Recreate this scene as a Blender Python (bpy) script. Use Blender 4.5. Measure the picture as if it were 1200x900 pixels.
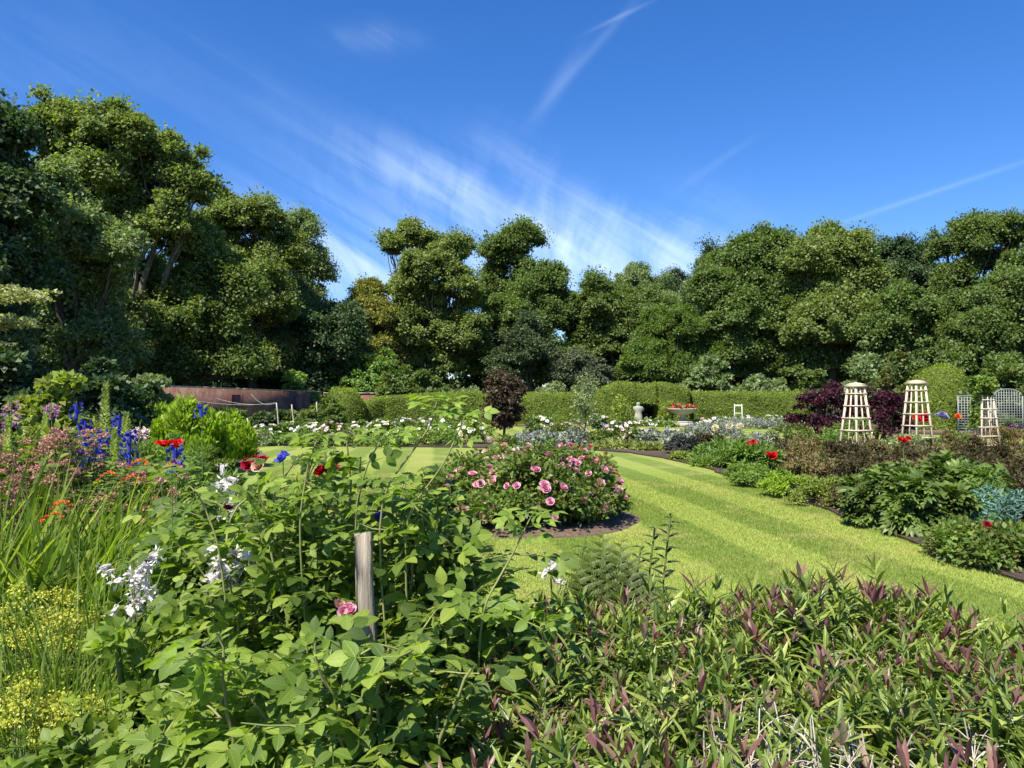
import bpy, math, random
import numpy as np
from mathutils import Vector
R = math.radians
rng = np.random.default_rng(7)
for o in list(bpy.data.objects): bpy.data.objects.remove(o)
S = bpy.context.scene
COL = S.collection

# ------------------------------------------------------------------ camera, light, exposure
EYE = 1.7; FOC = 900.0; PITCH = math.atan(22/900)
cd = bpy.data.cameras.new('camera'); cam = bpy.data.objects.new('camera', cd); COL.objects.link(cam)
cam.location = (0, 0, EYE); cam.rotation_euler = (R(90)+PITCH, 0, 0)
cd.sensor_width = 36; cd.lens = 27; cd.clip_start = 0.05; cd.clip_end = 3000
S.camera = cam
SUN_EL = R(54); SUN_AZ = R(215)            # compass direction the sun stands in, from +Y clockwise (behind and left of the camera)
sd = Vector((math.sin(SUN_AZ)*math.cos(SUN_EL), math.cos(SUN_AZ)*math.cos(SUN_EL), math.sin(SUN_EL)))
ld = bpy.data.lights.new('sun', 'SUN'); ld.energy = 5.0; ld.angle = R(0.5); ld.color = (1, .945, .83)
lo = bpy.data.objects.new('sun', ld); COL.objects.link(lo); lo.rotation_euler = sd.to_track_quat('Z', 'Y').to_euler(); lo.location = (0, 0, 60)
S.view_settings.view_transform = 'Standard'; S.view_settings.look = 'None'
S.view_settings.exposure = 0.84; S.view_settings.gamma = 1.0; S.view_settings.use_curve_mapping = False
S.render.engine = 'CYCLES'
cy = S.cycles
cy.max_bounces = 5; cy.diffuse_bounces = 3; cy.glossy_bounces = 2; cy.transmission_bounces = 4; cy.transparent_max_bounces = 4
cy.caustics_reflective = False; cy.caustics_refractive = False
try: cy.use_denoising = True; cy.denoiser = 'OPENIMAGEDENOISE'
except Exception: pass

class N:
    """small node-graph helper"""
    def __init__(s, tree): s.t = tree; s.t.nodes.clear()
    def new(s, ty, **kw):
        n = s.t.nodes.new(ty)
        for k, v in kw.items(): setattr(n, k, v)
        return n
    def put(s, sock, v):
        if isinstance(v, bpy.types.NodeSocket): s.t.links.new(v, sock)
        elif v is not None: sock.default_value = v
    def m(s, op, a, b=None, c=None, clamp=False):
        n = s.new('ShaderNodeMath', operation=op, use_clamp=clamp)
        s.put(n.inputs[0], a); s.put(n.inputs[1], b)
        if c is not None: s.put(n.inputs[2], c)
        return n.outputs[0]
    def vm(s, op, a, b=None):
        n = s.new('ShaderNodeVectorMath', operation=op); s.put(n.inputs[0], a); s.put(n.inputs[1], b); return n.outputs[0]
    def noise(s, vec, scale, detail=3, rough=.5, dist=0):
        n = s.new('ShaderNodeTexNoise'); s.put(n.inputs['Vector'], vec); n.inputs['Scale'].default_value = scale
        n.inputs['Detail'].default_value = detail; n.inputs['Roughness'].default_value = rough; n.inputs['Distortion'].default_value = dist
        return n.outputs['Fac']
    def ramp(s, f, stops):
        n = s.new('ShaderNodeValToRGB'); s.put(n.inputs[0], f); e = n.color_ramp.elements
        while len(e) < len(stops): e.new(.5)
        for q, (p, c) in zip(e, stops): q.position = p; q.color = (*c, 1) if len(c) == 3 else c
        return n.outputs[0]
    def mix(s, f, a, b, mode='MIX'):
        n = s.new('ShaderNodeMix', data_type='RGBA', blend_type=mode); s.put(n.inputs[0], f)
        s.put(n.inputs[6], (*a, 1) if isinstance(a, tuple) else a); s.put(n.inputs[7], (*b, 1) if isinstance(b, tuple) else b)
        return n.outputs[2]
    def comb(s, x, y, z):
        n = s.new('ShaderNodeCombineXYZ')
        for i, v in enumerate((x, y, z)): s.put(n.inputs[i], v)
        return n.outputs[0]
    def bump(s, h, strength=.3, dist=.02):
        n = s.new('ShaderNodeBump'); n.inputs['Strength'].default_value = strength; n.inputs['Distance'].default_value = dist
        s.put(n.inputs['Height'], h); return n.outputs[0]

def make_world():
    w = bpy.data.worlds.new('World'); S.world = w; w.use_nodes = True
    g = N(w.node_tree)
    sky = g.new('ShaderNodeTexSky', sky_type='NISHITA', sun_disc=False)
    sky.sun_elevation = SUN_EL; sky.sun_rotation = SUN_AZ
    sky.air_density = 1.0; sky.dust_density = 0.15; sky.ozone_density = 3.5; sky.altitude = 0
    hs = g.new('ShaderNodeHueSaturation'); g.put(hs.inputs['Color'], sky.outputs[0]); hs.inputs['Saturation'].default_value = 1.3; hs.inputs['Value'].default_value = 1.0
    tc = g.new('ShaderNodeTexCoord').outputs['Generated']
    sp = g.new('ShaderNodeSeparateXYZ'); g.put(sp.inputs[0], tc)
    y = g.m('MAXIMUM', sp.outputs[1], .05)
    u = g.m('DIVIDE', sp.outputs[0], y); v = g.m('DIVIDE', sp.outputs[2], y)
    def blob(cu, cv, ru, rv, rot=0, amp=1.0):
        du = g.m('SUBTRACT', u, cu); dv = g.m('SUBTRACT', v, cv); c, s_ = math.cos(rot), math.sin(rot)
        a = g.m('DIVIDE', g.m('ADD', g.m('MULTIPLY', du, c), g.m('MULTIPLY', dv, s_)), ru)
        b = g.m('DIVIDE', g.m('SUBTRACT', g.m('MULTIPLY', dv, c), g.m('MULTIPLY', du, s_)), rv)
        q = g.m('ADD', g.m('MULTIPLY', a, a), g.m('MULTIPLY', b, b))
        return g.m('MULTIPLY', g.m('EXPONENT', g.m('MULTIPLY', q, -1.0)), amp)
    def add(*a):
        r = a[0]
        for b in a[1:]: r = g.m('ADD', r, b)
        return r
    X = lambda px: (px-600)/900
    Y = lambda py: (472-py)/900
    # soft fields where cirrus lies
    f = add(blob(X(350), Y(260), .12, .045, -.4, .4), blob(X(510), Y(215), .12, .045, -.35, .7), blob(X(700), Y(285), .17, .06, -.1, 1.15),
            blob(X(420), Y(305), .2, .05, -.25, .6), blob(X(610), Y(180), .06, .03, -.6, .4), blob(X(100), Y(60), .25, .08, -.3, .08),
            blob(X(330), Y(150), .1, .05, -.9, .06), blob(X(430), Y(40), .06, .02, 0, .25), blob(X(600), Y(335), .26, .05, 0, .6), blob(X(30), Y(100), .12, .03, 0, .05))
    fx = g.m('SUBTRACT', u, X(610)); fy = g.m('ADD', v, .22)          # streaks fan out of a far point low in the middle
    ang = g.m('ARCTAN2', fx, fy); rad = g.m('SQRT', g.m('ADD', g.m('MULTIPLY', fx, fx), g.m('MULTIPLY', fy, fy)))
    n0 = g.noise(g.comb(u, v, 4.0), 2.2, 3, .5)
    n1 = g.noise(g.comb(g.m('ADD', g.m('MULTIPLY', ang, 3.4), g.m('MULTIPLY', n0, 1.6)), g.m('MULTIPLY', rad, 2.2), 0), 3.2, 6, .62, .5)
    n2 = g.noise(g.comb(g.m('ADD', u, g.m('MULTIPLY', v, 1.2)), g.m('MULTIPLY', g.m('SUBTRACT', v, g.m('MULTIPLY', u, -.55)), 2.6), 3.1), 5.5, 7, .6, .7)
    n3 = g.noise(g.comb(u, v, 9.0), 3.4, 5, .55, .2)
    wisp = g.m('ADD', g.m('MULTIPLY', n1, .36), g.m('MULTIPLY', n2, .64))
    mr = g.new('ShaderNodeMapRange', clamp=True, interpolation_type='SMOOTHSTEP'); g.put(mr.inputs[0], wisp); mr.inputs[1].default_value = .34; mr.inputs[2].default_value = .74
    body = g.m('MULTIPLY', g.m('MULTIPLY', f, mr.outputs[0]), g.m('ADD', .15, n3)); n2 = n3
    # thin streaks: a trail high up and a contrail low on the right
    t1 = add(blob(X(690), Y(60), .095, .006, .85, .07), blob(X(728), Y(14), .04, .003, .45, .11), blob(X(655), Y(95), .05, .010, 1.0, .10))
    t2 = add(blob(X(1090), Y(226), .17, .0034, .325, .11), blob(X(840), Y(190), .06, .005, .6, .05))
    m = g.m('ADD', body, g.m('MULTIPLY', g.m('ADD', t1, t2), g.m('ADD', .35, n2)), clamp=True)
    c = g.mix(m, g.mix(1.0, hs.outputs[0], (.95, .95, 1.2), 'MULTIPLY'), (6.6, 7.9, 9.6))
    bg = g.new('ShaderNodeBackground'); g.put(bg.inputs[0], c); bg.inputs[1].default_value = .089
    out = g.new('ShaderNodeOutputWorld'); g.put(out.inputs[0], bg.outputs[0])
make_world()

# ------------------------------------------------------------------ helpers
def P(px, py, Y):
    """world point seen at photograph pixel (1200x900) and standing Y metres ahead"""
    a = (px-600)/FOC; b = (450-py)/FOC; c, s = math.cos(PITCH), math.sin(PITCH)
    k = Y/(c - s*b); return np.array((a*k, Y, EYE + (s + c*b)*k))
def GX(px, Y): return (px-600)/FOC*Y
def ZH(py, Y): return EYE + (472-py)/FOC*Y

def tag(o, label=None, cat=None, group=None, kind=None):
    if label: o['label'] = label
    if cat: o['category'] = cat
    if group: o['group'] = group
    if kind: o['kind'] = kind
    return o
def thing(name, label, cat, loc=(0, 0, 0), group=None):
    o = bpy.data.objects.new(name, None); COL.objects.link(o); o.location = loc; o.empty_display_size = .2
    return tag(o, label, cat, group)
def copy_tree(root, loc=None, rot=None, scale=None, label=None, group=None):
    r = root.copy(); COL.objects.link(r)
    for ch in list(root.children):
        c = ch.copy(); COL.objects.link(c); c.parent = r
        for g in list(ch.children):
            d = g.copy(); COL.objects.link(d); d.parent = c
    if loc is not None: r.location = loc
    if rot is not None: r.rotation_euler = (0, 0, rot)
    if scale is not None: r.scale = scale if hasattr(scale, '__len__') else (scale,)*3
    if label: r['label'] = label
    if group: r['group'] = group
    return r

class MB:
    """collects geometry of one mesh"""
    def __init__(s): s.v = []; s.l = []; s.f = []; s.u = []; s.n = 0
    def raw(s, v, loops, sizes, uv=None):
        v = np.asarray(v, float).reshape(-1, 3); loops = np.asarray(loops, np.int64).ravel()
        s.v.append(v); s.l.append(loops+s.n); s.f.append(np.asarray(sizes, np.int64).ravel()); s.n += len(v)
        s.u.append(np.zeros((len(loops), 2)) if uv is None else uv)
    def inst(s, T, pos, d, up, sc, sx=None):
        """T = (verts k3, loops, sizes, uv k2) placed at pos along d with normal near up"""
        tv, tl, ts, tu = T; n = len(pos)
        if n == 0: return
        d = nrm(d); z = up-(up*d).sum(1)[:, None]*d; z = nrm(z+1e-6); x = np.cross(d, z)
        sc = np.broadcast_to(np.asarray(sc, float), (n,))[:, None, None]
        sx = 1.0 if sx is None else np.broadcast_to(np.asarray(sx, float), (n,))[:, None, None]
        V = pos[:, None]+sc*(tv[None, :, 0:1]*x[:, None]*sx+tv[None, :, 1:2]*d[:, None]+tv[None, :, 2:3]*z[:, None])
        L = (tl[None]+len(tv)*np.arange(n)[:, None]).ravel()
        uv = np.tile(tu[tl], (n, 1)) if tu is not None else None
        s.raw(V.reshape(-1, 3), L, np.tile(ts, n), uv)
    def tube(s, pts, rad, k=5, cap=False):
        pts = np.asarray(pts, float); n = len(pts); rad = np.broadcast_to(np.asarray(rad, float), (n,))
        t = np.gradient(pts, axis=0); t = nrm(t); ref = np.array((.13, .21, 1.0)) if abs(t[:, 2]).mean() < .9 else np.array((1.0, .2, .1))
        a = nrm(np.cross(t, ref)); b = np.cross(t, a); an = np.linspace(0, 2*math.pi, k, endpoint=False)
        V = pts[:, None]+rad[:, None, None]*(np.cos(an)[None, :, None]*a[:, None]+np.sin(an)[None, :, None]*b[:, None])
        i = np.arange(n-1)[:, None]*k; j = np.arange(k)[None]; j2 = (j+1) % k
        q = np.stack([i+j, i+j2, i+k+j2, i+k+j], -1).reshape(-1)
        sz = [4]*((n-1)*k); q = list(q)
        if cap: q += list(range((n-1)*k, n*k)); sz.append(k); q += list(range(k))[::-1]; sz.append(k)
        s.raw(V.reshape(-1, 3), q, sz)
    def box(s, c, size, rz=0, axis=None):
        c = np.array(c, float); h = np.array(size, float)/2
        v = np.array([(x, y, z) for x in (-1, 1) for y in (-1, 1) for z in (-1, 1)], float)*h
        co, si = math.cos(rz), math.sin(rz); v = v @ np.array(((co, si, 0), (-si, co, 0), (0, 0, 1)))
        s.raw(v+c, [0, 1, 3, 2, 4, 6, 7, 5, 0, 4, 5, 1, 2, 3, 7, 6, 0, 2, 6, 4, 1, 5, 7, 3], [4]*6)
    def bar(s, a, b, w, t, side=None):
        """a squared bar from a to b, w wide along side, t thick"""
        a = np.array(a, float); b = np.array(b, float); d = nrm((b-a)[None])[0]
        sd_ = np.array(side if side is not None else (0, 0, 1), float); sd_ = nrm((sd_-sd_.dot(d)*d)[None])[0]; q = np.cross(d, sd_)
        v = [p+sd_*x*w/2+q*y*t/2 for p in (a, b) for x in (-1, 1) for y in (-1, 1)]
        s.raw(v, [0, 1, 3, 2, 4, 6, 7, 5, 0, 4, 5, 1, 2, 3, 7, 6, 0, 2, 6, 4, 1, 5, 7, 3], [4]*6)
    def lathe(s, prof, c=(0, 0, 0), k=20, wob=None):
        prof = np.array(prof, float); n = len(prof); an = np.linspace(0, 2*math.pi, k, endpoint=False)
        V = np.stack([prof[:, 0][:, None]*np.cos(an), prof[:, 0][:, None]*np.sin(an), np.repeat(prof[:, 1][:, None], k, 1)], -1)
        if wob is not None: V = V*(1+wob*rng.normal(size=(n, k, 1)))
        i = np.arange(n-1)[:, None]*k; j = np.arange(k)[None]; j2 = (j+1) % k
        q = np.stack([i+j, i+j2, i+k+j2, i+k+j], -1).reshape(-1)
        s.raw(V.reshape(-1, 3)+np.array(c), q, [4]*((n-1)*k))
    def grid(s, V):
        n, m = V.shape[:2]; i = np.arange(n-1)[:, None]*m; j = np.arange(m-1)[None]
        q = np.stack([i+j, i+j+1, i+m+j+1, i+m+j], -1).reshape(-1); s.raw(V.reshape(-1, 3), q, [4]*((n-1)*(m-1)))
    def build(s, name, mat, parent=None, smooth=False, origin=None):
        me = bpy.data.meshes.new(name)
        if s.v:
            v = np.concatenate(s.v); l = np.concatenate(s.l); f = np.concatenate(s.f); u = np.concatenate(s.u)
            if origin is not None: v = v-np.asarray(origin)
            me.vertices.add(len(v)); me.vertices.foreach_set('co', v.astype(np.float32).ravel())
            me.loops.add(len(l)); me.loops.foreach_set('vertex_index', l.astype(np.int32))
            me.polygons.add(len(f)); me.polygons.foreach_set('loop_start', np.concatenate(([0], np.cumsum(f)[:-1])).astype(np.int32))
            if u.any():
                me.update(calc_edges=True); uvl = me.uv_layers.new(name='UVMap'); uvl.data.foreach_set('uv', u.astype(np.float32).ravel())
            me.update(calc_edges=True); me.validate()
            if smooth: me.polygons.foreach_set('use_smooth', np.ones(len(f), bool))
        me.materials.append(mat)
        o = bpy.data.objects.new(name, me); COL.objects.link(o)
        if parent is not None: o.parent = parent
        elif origin is not None: o.location = origin
        return o
def nrm(a): return a/np.maximum(np.linalg.norm(a, axis=-1, keepdims=True), 1e-9)
def rsph(n, r=None): return nrm((r or rng).normal(size=(n, 3)))
def curve(p0, p1, n, bend=(0, 0, 0), jit=0.0):
    t = np.linspace(0, 1, n)[:, None]; p0 = np.array(p0, float); p1 = np.array(p1, float)
    p = p0*(1-t)+p1*t+np.array(bend)*4*t*(1-t)
    if jit: p[1:-1] += rng.normal(size=(n-2, 3))*jit
    return p

# leaf templates: base at origin, along +Y, normal +Z, length 1
def leaf_t(w, rows, droop=.15, fold=.12, point=1.0, pet=0.0):
    """ovate to lance leaf with a midrib fold; rows of 3 verts"""
    v = [(0, 0, 0)]; uv = [(.5, 0)]
    for i in range(1, rows+1):
        t = i/(rows+1); wd = w/2*(math.sin(math.pi*t**point)**.8); z = -droop*t*t; y = pet+(1-pet)*t
        v += [(-wd, y-.02, z+fold*wd*2), (0, y, z), (wd, y-.02, z+fold*wd*2)]; uv += [(0.5-wd/w, t), (.5, t), (.5+wd/w, t)]
    v.append((0, 1, -droop)); uv.append((.5, 1)); e = len(v)-1
    l = [0, 2, 1, 0, 3, 2]; s = [3, 3]
    for i in range(rows-1):
        a = 1+3*i; l += [a, a+1, a+4, a+3, a+1, a+2, a+5, a+4]; s += [4, 4]
    a = 1+3*(rows-1); l += [a, a+1, e, a+1, a+2, e]; s += [3, 3]
    return (np.array(v), np.array(l), np.array(s), np.array(uv))
def diamond(w, b=.1, drop=.12):
    return (np.array([(0, 0, 0), (-w/2, .45, b), (0, 1, -drop), (w/2, .45, b)], float), np.array([0, 3, 2, 1]), np.array([4]), None)
def join_t(ts):
    """merge placed copies [(T, pos, dir, up, scale)] into one template"""
    m = MB(); uvs = []
    for T, p, d, u, sc in ts:
        m.inst(T, np.array([p], float), np.array([d], float), np.array([u], float), sc)
        uvs.append(T[3] if T[3] is not None else np.full((len(T[0]), 2), .5))
    return (np.concatenate(m.v), np.concatenate(m.l), np.concatenate(m.f), np.concatenate(uvs))
def strip_t(w, n, bend, side=0.0):
    """grass blade bending over"""
    v = []; uv = []
    for i in range(n+1):
        t = i/n; wd = w/2*(1-t**2.2)*(.75+.5*min(1, t*3)) ; v += [(-wd+side*t*t, t*(1-.15*bend*t), -bend*t*t), (wd+side*t*t, t*(1-.15*bend*t), -bend*t*t)]; uv += [(0, t), (1, t)]
    l = []
    for i in range(n): a = 2*i; l += [a, a+1, a+3, a+2]
    return (np.array(v), np.array(l), np.array([4]*n), np.array(uv))
def palm_t(k=5, depth=.45, teeth=True):
    """lobed palmate leaf, centre at origin, roughly unit radius"""
    pts = []; 
    for i in range(k):
        a0 = math.pi/2+(i-(k-1)/2)*(2*math.pi*.86/k)
        st = 2*math.pi*.86/k
        for da, r in ((-.5, 1-depth), (-.3, .8), (-.2, .78), (-.1, .95), (0, 1.0), (.1, .93), (.2, .78), (.3, .8)):
            sc = 1.0-.12*abs(i-(k-1)/2)/(k/2)
            pts.append((math.cos(a0+da*st)*r*sc, math.sin(a0+da*st)*r*sc, .06*math.cos(da*2*math.pi)+.12*r*r-.05))
    a0 = math.pi/2+((k-1)/2+.5)*(2*math.pi*.86/k); pts.append((math.cos(a0)*(1-depth), math.sin(a0)*(1-depth), 0))
    v = [(0, 0, 0)]+pts; n = len(pts); l = []
    for i in range(1, n): l += [0, i, i+1]
    v = np.array(v)/2; uv = v[:, :2]+.5
    return (v+np.array((0, .35, 0)), np.array(l), np.array([3]*(n-1)), uv)
def petal_t(w, cup, lean):
    v = []
    for i in range(3):
        for j in range(3):
            x = (j-1)*w/2*(.35, 1.0, .75)[i]; y = i/2; z = lean*y+cup*(abs(j-1)*.5+ (y*y*.4)); v.append((x, y, z))
    l = []
    for i in range(2):
        for j in range(2): a = i*3+j; l += [a, a+1, a+4, a+3]
    return (np.array(v), np.array(l), np.array([4]*4), None)
def flower_t(rings):
    """rings of (count, elevation deg, petal length, width, cup); faces +Z"""
    m = []
    for q, (n, el, ln, w, cup) in enumerate(rings):
        for i in range(n):
            a = 2*math.pi*(i+.5*q+.13*math.sin(i*5+q))/n; e = R(el)
            d = (math.cos(a)*math.cos(e), math.sin(a)*math.cos(e), math.sin(e)); u = (-math.cos(a)*math.sin(e), -math.sin(a)*math.sin(e), math.cos(e))
            m.append((petal_t(w, cup, 0), (0, 0, .02*q), d, u, ln))
    return join_t(m)
LEAF_FAR = diamond(.75)
LEAF_FARN = diamond(.42)
LEAF_MID = leaf_t(.55, 2)
LEAF_LANCE = leaf_t(.22, 3, .14, .22, .8)
LEAF_OVATE = leaf_t(.66, 4, .16, .13, .85)
LEAF_PEONY = leaf_t(.36, 3, .25, .15)
def compound(k, lf, size=.42):
    ts = []
    for i in range(k):
        y = .38+.5*i/max(1, k-1)
        for s in (-1, 1): ts.append((lf, (0.0, y*.95, 0), (s*.9, .5, -.08), (s*.12, 0, 1), size*(.85+.2*i/max(1, k-1))))
    ts.append((lf, (0, .92, 0), (0.0, 1, -.15), (0, 0, 1), size*1.15))
    ts.append((strip_t(.03, 2, .02), (0, 0, 0), (0, 1, 0), (0, 0, 1), .95))
    return join_t(ts)
ROSE_LEAF = compound(2, LEAF_OVATE)
ROSE_LEAF3 = compound(1, LEAF_OVATE, .5)
ROSE_FARLEAF = compound(1, diamond(.7), .5)
BLOOM = flower_t([(6, 22, .5, .95, .22), (6, 42, .44, .95, .28), (5, 60, .38, .9, .35), (4, 78, .32, .8, .4)])
BLOOM_FAR = flower_t([(5, 25, .5, .95, .2), (4, 60, .38, .8, .3)])

# ------------------------------------------------------------------ materials
MATS = {}
def leafmat(name, cols, trans=.35, rough=.5, tcol=None, veins=False, spec=.25, var=.35, nscale=2.0):
    if name in MATS: return MATS[name]
    m = bpy.data.materials.new(name); m.use_nodes = True; g = N(m.node_tree)
    geo = g.new('ShaderNodeNewGeometry'); r = geo.outputs['Random Per Island']
    k = len(cols); c = g.ramp(r, [(i/max(1, k-1), q) for i, q in enumerate(cols)])
    nz = g.noise(geo.outputs['Position'], nscale, 2)
    mr = g.new('ShaderNodeMapRange'); g.put(mr.inputs[0], nz); mr.inputs[1].default_value = .3; mr.inputs[2].default_value = .7; mr.inputs[3].default_value = 1-var; mr.inputs[4].default_value = 1+var
    c = g.mix(1.0, c, g.comb(mr.outputs[0], mr.outputs[0], mr.outputs[0]), 'MULTIPLY')
    p = g.new('ShaderNodeBsdfPrincipled')
    if veins:
        uv = g.new('ShaderNodeUVMap').outputs[0]; sp = g.new('ShaderNodeSeparateXYZ'); g.put(sp.inputs[0], uv)
        ax = g.m('ABSOLUTE', g.m('SUBTRACT', sp.outputs[0], .5))
        rib = g.m('SUBTRACT', 1.0, g.m('MULTIPLY', ax, 22.0), clamp=True)
        vv = g.m('SINE', g.m('MULTIPLY', g.m('SUBTRACT', sp.outputs[1], g.m('MULTIPLY', ax, .6)), 52.0))
        vv = g.m('MULTIPLY', g.m('SUBTRACT', vv, .72, clamp=True), 1.1)
        f = g.m('MAXIMUM', g.m('MULTIPLY', rib, .55), vv, clamp=True)
        c2 = g.mix(1.0, c, (1.9, 1.7, 1.5), 'MULTIPLY'); c = g.mix(f, c, c2)
        g.put(p.inputs['Normal'], g.bump(g.m('MULTIPLY', f, -1.0), .35, .004))
    g.put(p.inputs['Base Color'], c); p.inputs['Roughness'].default_value = rough; p.inputs['Specular IOR Level'].default_value = spec
    out = g.new('ShaderNodeOutputMaterial')
    if trans > 0:
        t = g.new('ShaderNodeBsdfTranslucent'); g.put(t.inputs[0], g.mix(1.0, c, tcol or (1.7, 1.9, .55), 'MULTIPLY'))
        mx = g.new('ShaderNodeMixShader'); mx.inputs[0].default_value = trans; g.put(mx.inputs[1], p.outputs[0]); g.put(mx.inputs[2], t.outputs[0]); g.put(out.inputs[0], mx.outputs[0])
    else: g.put(out.inputs[0], p.outputs[0])
    MATS[name] = m; return m
def solid(name, c1, c2=None, scale=6, rough=.8, bump=.3, bd=.02, stretch=(1, 1, 1), spec=.3, island=0.0):
    if name in MATS: return MATS[name]
    m = bpy.data.materials.new(name); m.use_nodes = True; g = N(m.node_tree)
    tc = g.new('ShaderNodeTexCoord').outputs['Object']; mp = g.vm('MULTIPLY', tc, stretch)
    n = g.noise(mp, scale, 5, .6); c = g.ramp(n, [(.3, c1), (.7, c2 or c1)])
    if island: c = g.mix(g.m('MULTIPLY', g.new('ShaderNodeNewGeometry').outputs['Random Per Island'], island), c, tuple(x*.45 for x in c1))
    p = g.new('ShaderNodeBsdfPrincipled'); g.put(p.inputs['Base Color'], c); p.inputs['Roughness'].default_value = rough; p.inputs['Specular IOR Level'].default_value = spec
    if bump: g.put(p.inputs['Normal'], g.bump(n, bump, bd))
    out = g.new('ShaderNodeOutputMaterial'); g.put(out.inputs[0], p.outputs[0]); MATS[name] = m; return m
BARK = solid('bark', (.05, .04, .028), (.13, .11, .085), 3, .9, .6, .05, (4, 4, 1))
GREENSTEM = solid('green_stem', (.10, .15, .035), (.16, .19, .06), 20, .6, 0)
CANE = solid('cane_bark', (.14, .19, .05), (.32, .29, .12), 9, .7, .2, .003, (1, 1, .3))
SOIL = None

# ------------------------------------------------------------------ the ground
def ground_mat():
    m = bpy.data.materials.new('meadow_ground'); m.use_nodes = True; g = N(m.node_tree)
    pos = g.new('ShaderNodeNewGeometry').outputs['Position']
    c = g.ramp(g.noise(pos, .35, 5), [(.3, (.035, .05, .015)), (.55, (.06, .085, .02)), (.75, (.08, .07, .035))])
    p = g.new('ShaderNodeBsdfPrincipled'); g.put(p.inputs[0], c); p.inputs['Roughness'].default_value = .95
    g.put(g.new('ShaderNodeOutputMaterial').inputs[0], p.outputs[0]); return m
def lawn_mat(name, blade=False):
    m = bpy.data.materials.new(name); m.use_nodes = True; g = N(m.node_tree)
    geo = g.new('ShaderNodeNewGeometry'); pos = geo.outputs['Position']; sp = g.new('ShaderNodeSeparateXYZ'); g.put(sp.inputs[0], pos)
    x = g.m('ADD', sp.outputs[0], g.m('MULTIPLY', sp.outputs[1], .1)); x = g.m('ADD', x, g.m('MULTIPLY', g.m('SUBTRACT', g.noise(pos, .6, 3), .5), .3))
    w = g.m('SINE', g.m('MULTIPLY', g.m('SUBTRACT', x, 5.02), 2*math.pi/1.45))
    st = g.new('ShaderNodeMapRange', interpolation_type='SMOOTHSTEP'); g.put(st.inputs[0], w); st.inputs[1].default_value = -.35; st.inputs[2].default_value = .35
    big = g.noise(pos, .55, 4, .55); fine = g.noise(pos, 14, 4, .7); tiny = g.noise(pos, 90, 2, .6)
    lite = g.mix(g.m('MULTIPLY', g.m('SUBTRACT', fine, .3), 1.8, clamp=True), (.235, .295, .05), (.345, .39, .095))
    dark = g.mix(g.m('MULTIPLY', g.m('SUBTRACT', fine, .3), 1.8, clamp=True), (.13, .19, .03), (.2, .26, .05))
    c = g.mix(g.m('MULTIPLY_ADD', st.outputs[0], .8, .1), dark, lite)
    dry = g.m('MULTIPLY', g.m('SUBTRACT', g.m('ADD', g.m('MULTIPLY', big, .8), g.m('MULTIPLY', g.noise(pos, 3.2, 4, .6), .35)), .585, clamp=True), 4.5, clamp=True)
    c = g.mix(g.m('MULTIPLY', dry, .85), c, (.40, .35, .12))
    ed = g.m('MULTIPLY', g.m('SUBTRACT', tiny, .5), .7)
    c = g.mix(1.0, c, g.comb(g.m('ADD', 1.0, ed), g.m('ADD', 1.0, ed), g.m('ADD', 1.0, ed)), 'MULTIPLY')
    if blade:
        rr = g.m('MULTIPLY_ADD', geo.outputs['Random Per Island'], .7, .75); c = g.mix(1.0, c, g.comb(rr, rr, rr), 'MULTIPLY')
    p = g.new('ShaderNodeBsdfPrincipled'); g.put(p.inputs[0], c); p.inputs['Roughness'].default_value = .75; p.inputs['Specular IOR Level'].default_value = .15
    if not blade: g.put(p.inputs['Normal'], g.bump(g.m('ADD', fine, tiny), .6, .03))
    g.put(g.new('ShaderNodeOutputMaterial').inputs[0], p.outputs[0]); return m
def soil_mat():
    m = bpy.data.materials.new('bed_soil'); m.use_nodes = True; g = N(m.node_tree)
    pos = g.new('ShaderNodeNewGeometry').outputs['Position']; n = g.noise(pos, 22, 6, .7); n2 = g.noise(pos, 2.5, 3)
    vo = g.new('ShaderNodeTexVoronoi'); g.put(vo.inputs['Vector'], pos); vo.inputs['Scale'].default_value = 55
    c = g.ramp(n, [(.3, (.075, .047, .03)), (.5, (.17, .11, .072)), (.72, (.32, .225, .155))])
    c = g.mix(g.m('MULTIPLY', g.m('LESS_THAN', vo.outputs['Distance'], .16), .45), c, (.45, .33, .25))
    p = g.new('ShaderNodeBsdfPrincipled'); g.put(p.inputs[0], c); p.inputs['Roughness'].default_value = .95
    g.put(p.inputs['Normal'], g.bump(g.m('ADD', n, g.m('MULTIPLY', n2, .5)), 1.0, .06))
    g.put(g.new('ShaderNodeOutputMaterial').inputs[0], p.outputs[0]); return m
SOIL = soil_mat()
def sheet(name, pts, z, mat, skirt=.06):
    b = MB(); n = len(pts); v = [(x, y, z) for x, y in pts]+[(x*1.0, y*1.0, z-skirt) for x, y in pts]
    l = list(range(n)); s = [n]
    if skirt:
        for i in range(n): j = (i+1) % n; l += [i, j, n+j, n+i]; s.append(4)
    b.raw(v, l, s); o = b.build(name, mat); tag(o, kind='structure'); return o
def smooth_poly(pts, k=6, jit=.05):
    pts = np.array(pts, float); n = len(pts); out = []
    for i in range(n):
        p0, p1, p2, p3 = pts[i-1], pts[i], pts[(i+1) % n], pts[(i+2) % n]
        for t in np.linspace(0, 1, k, endpoint=False):
            out.append(.5*((2*p1)+(-p0+p2)*t+(2*p0-5*p1+4*p2-p3)*t*t+(-p0+3*p1-3*p2+p3)*t**3)+rng.normal(size=2)*jit)
    return out
sheet('ground', [(-900, -300), (900, -300), (900, 1500), (-900, 1500)], -.02, ground_mat(), 0)
sheet('lawn', [(-17, 2.2), (34, 2.2), (34, 61), (-17, 61)], 0.0, lawn_mat('mown_lawn'), 0)
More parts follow.
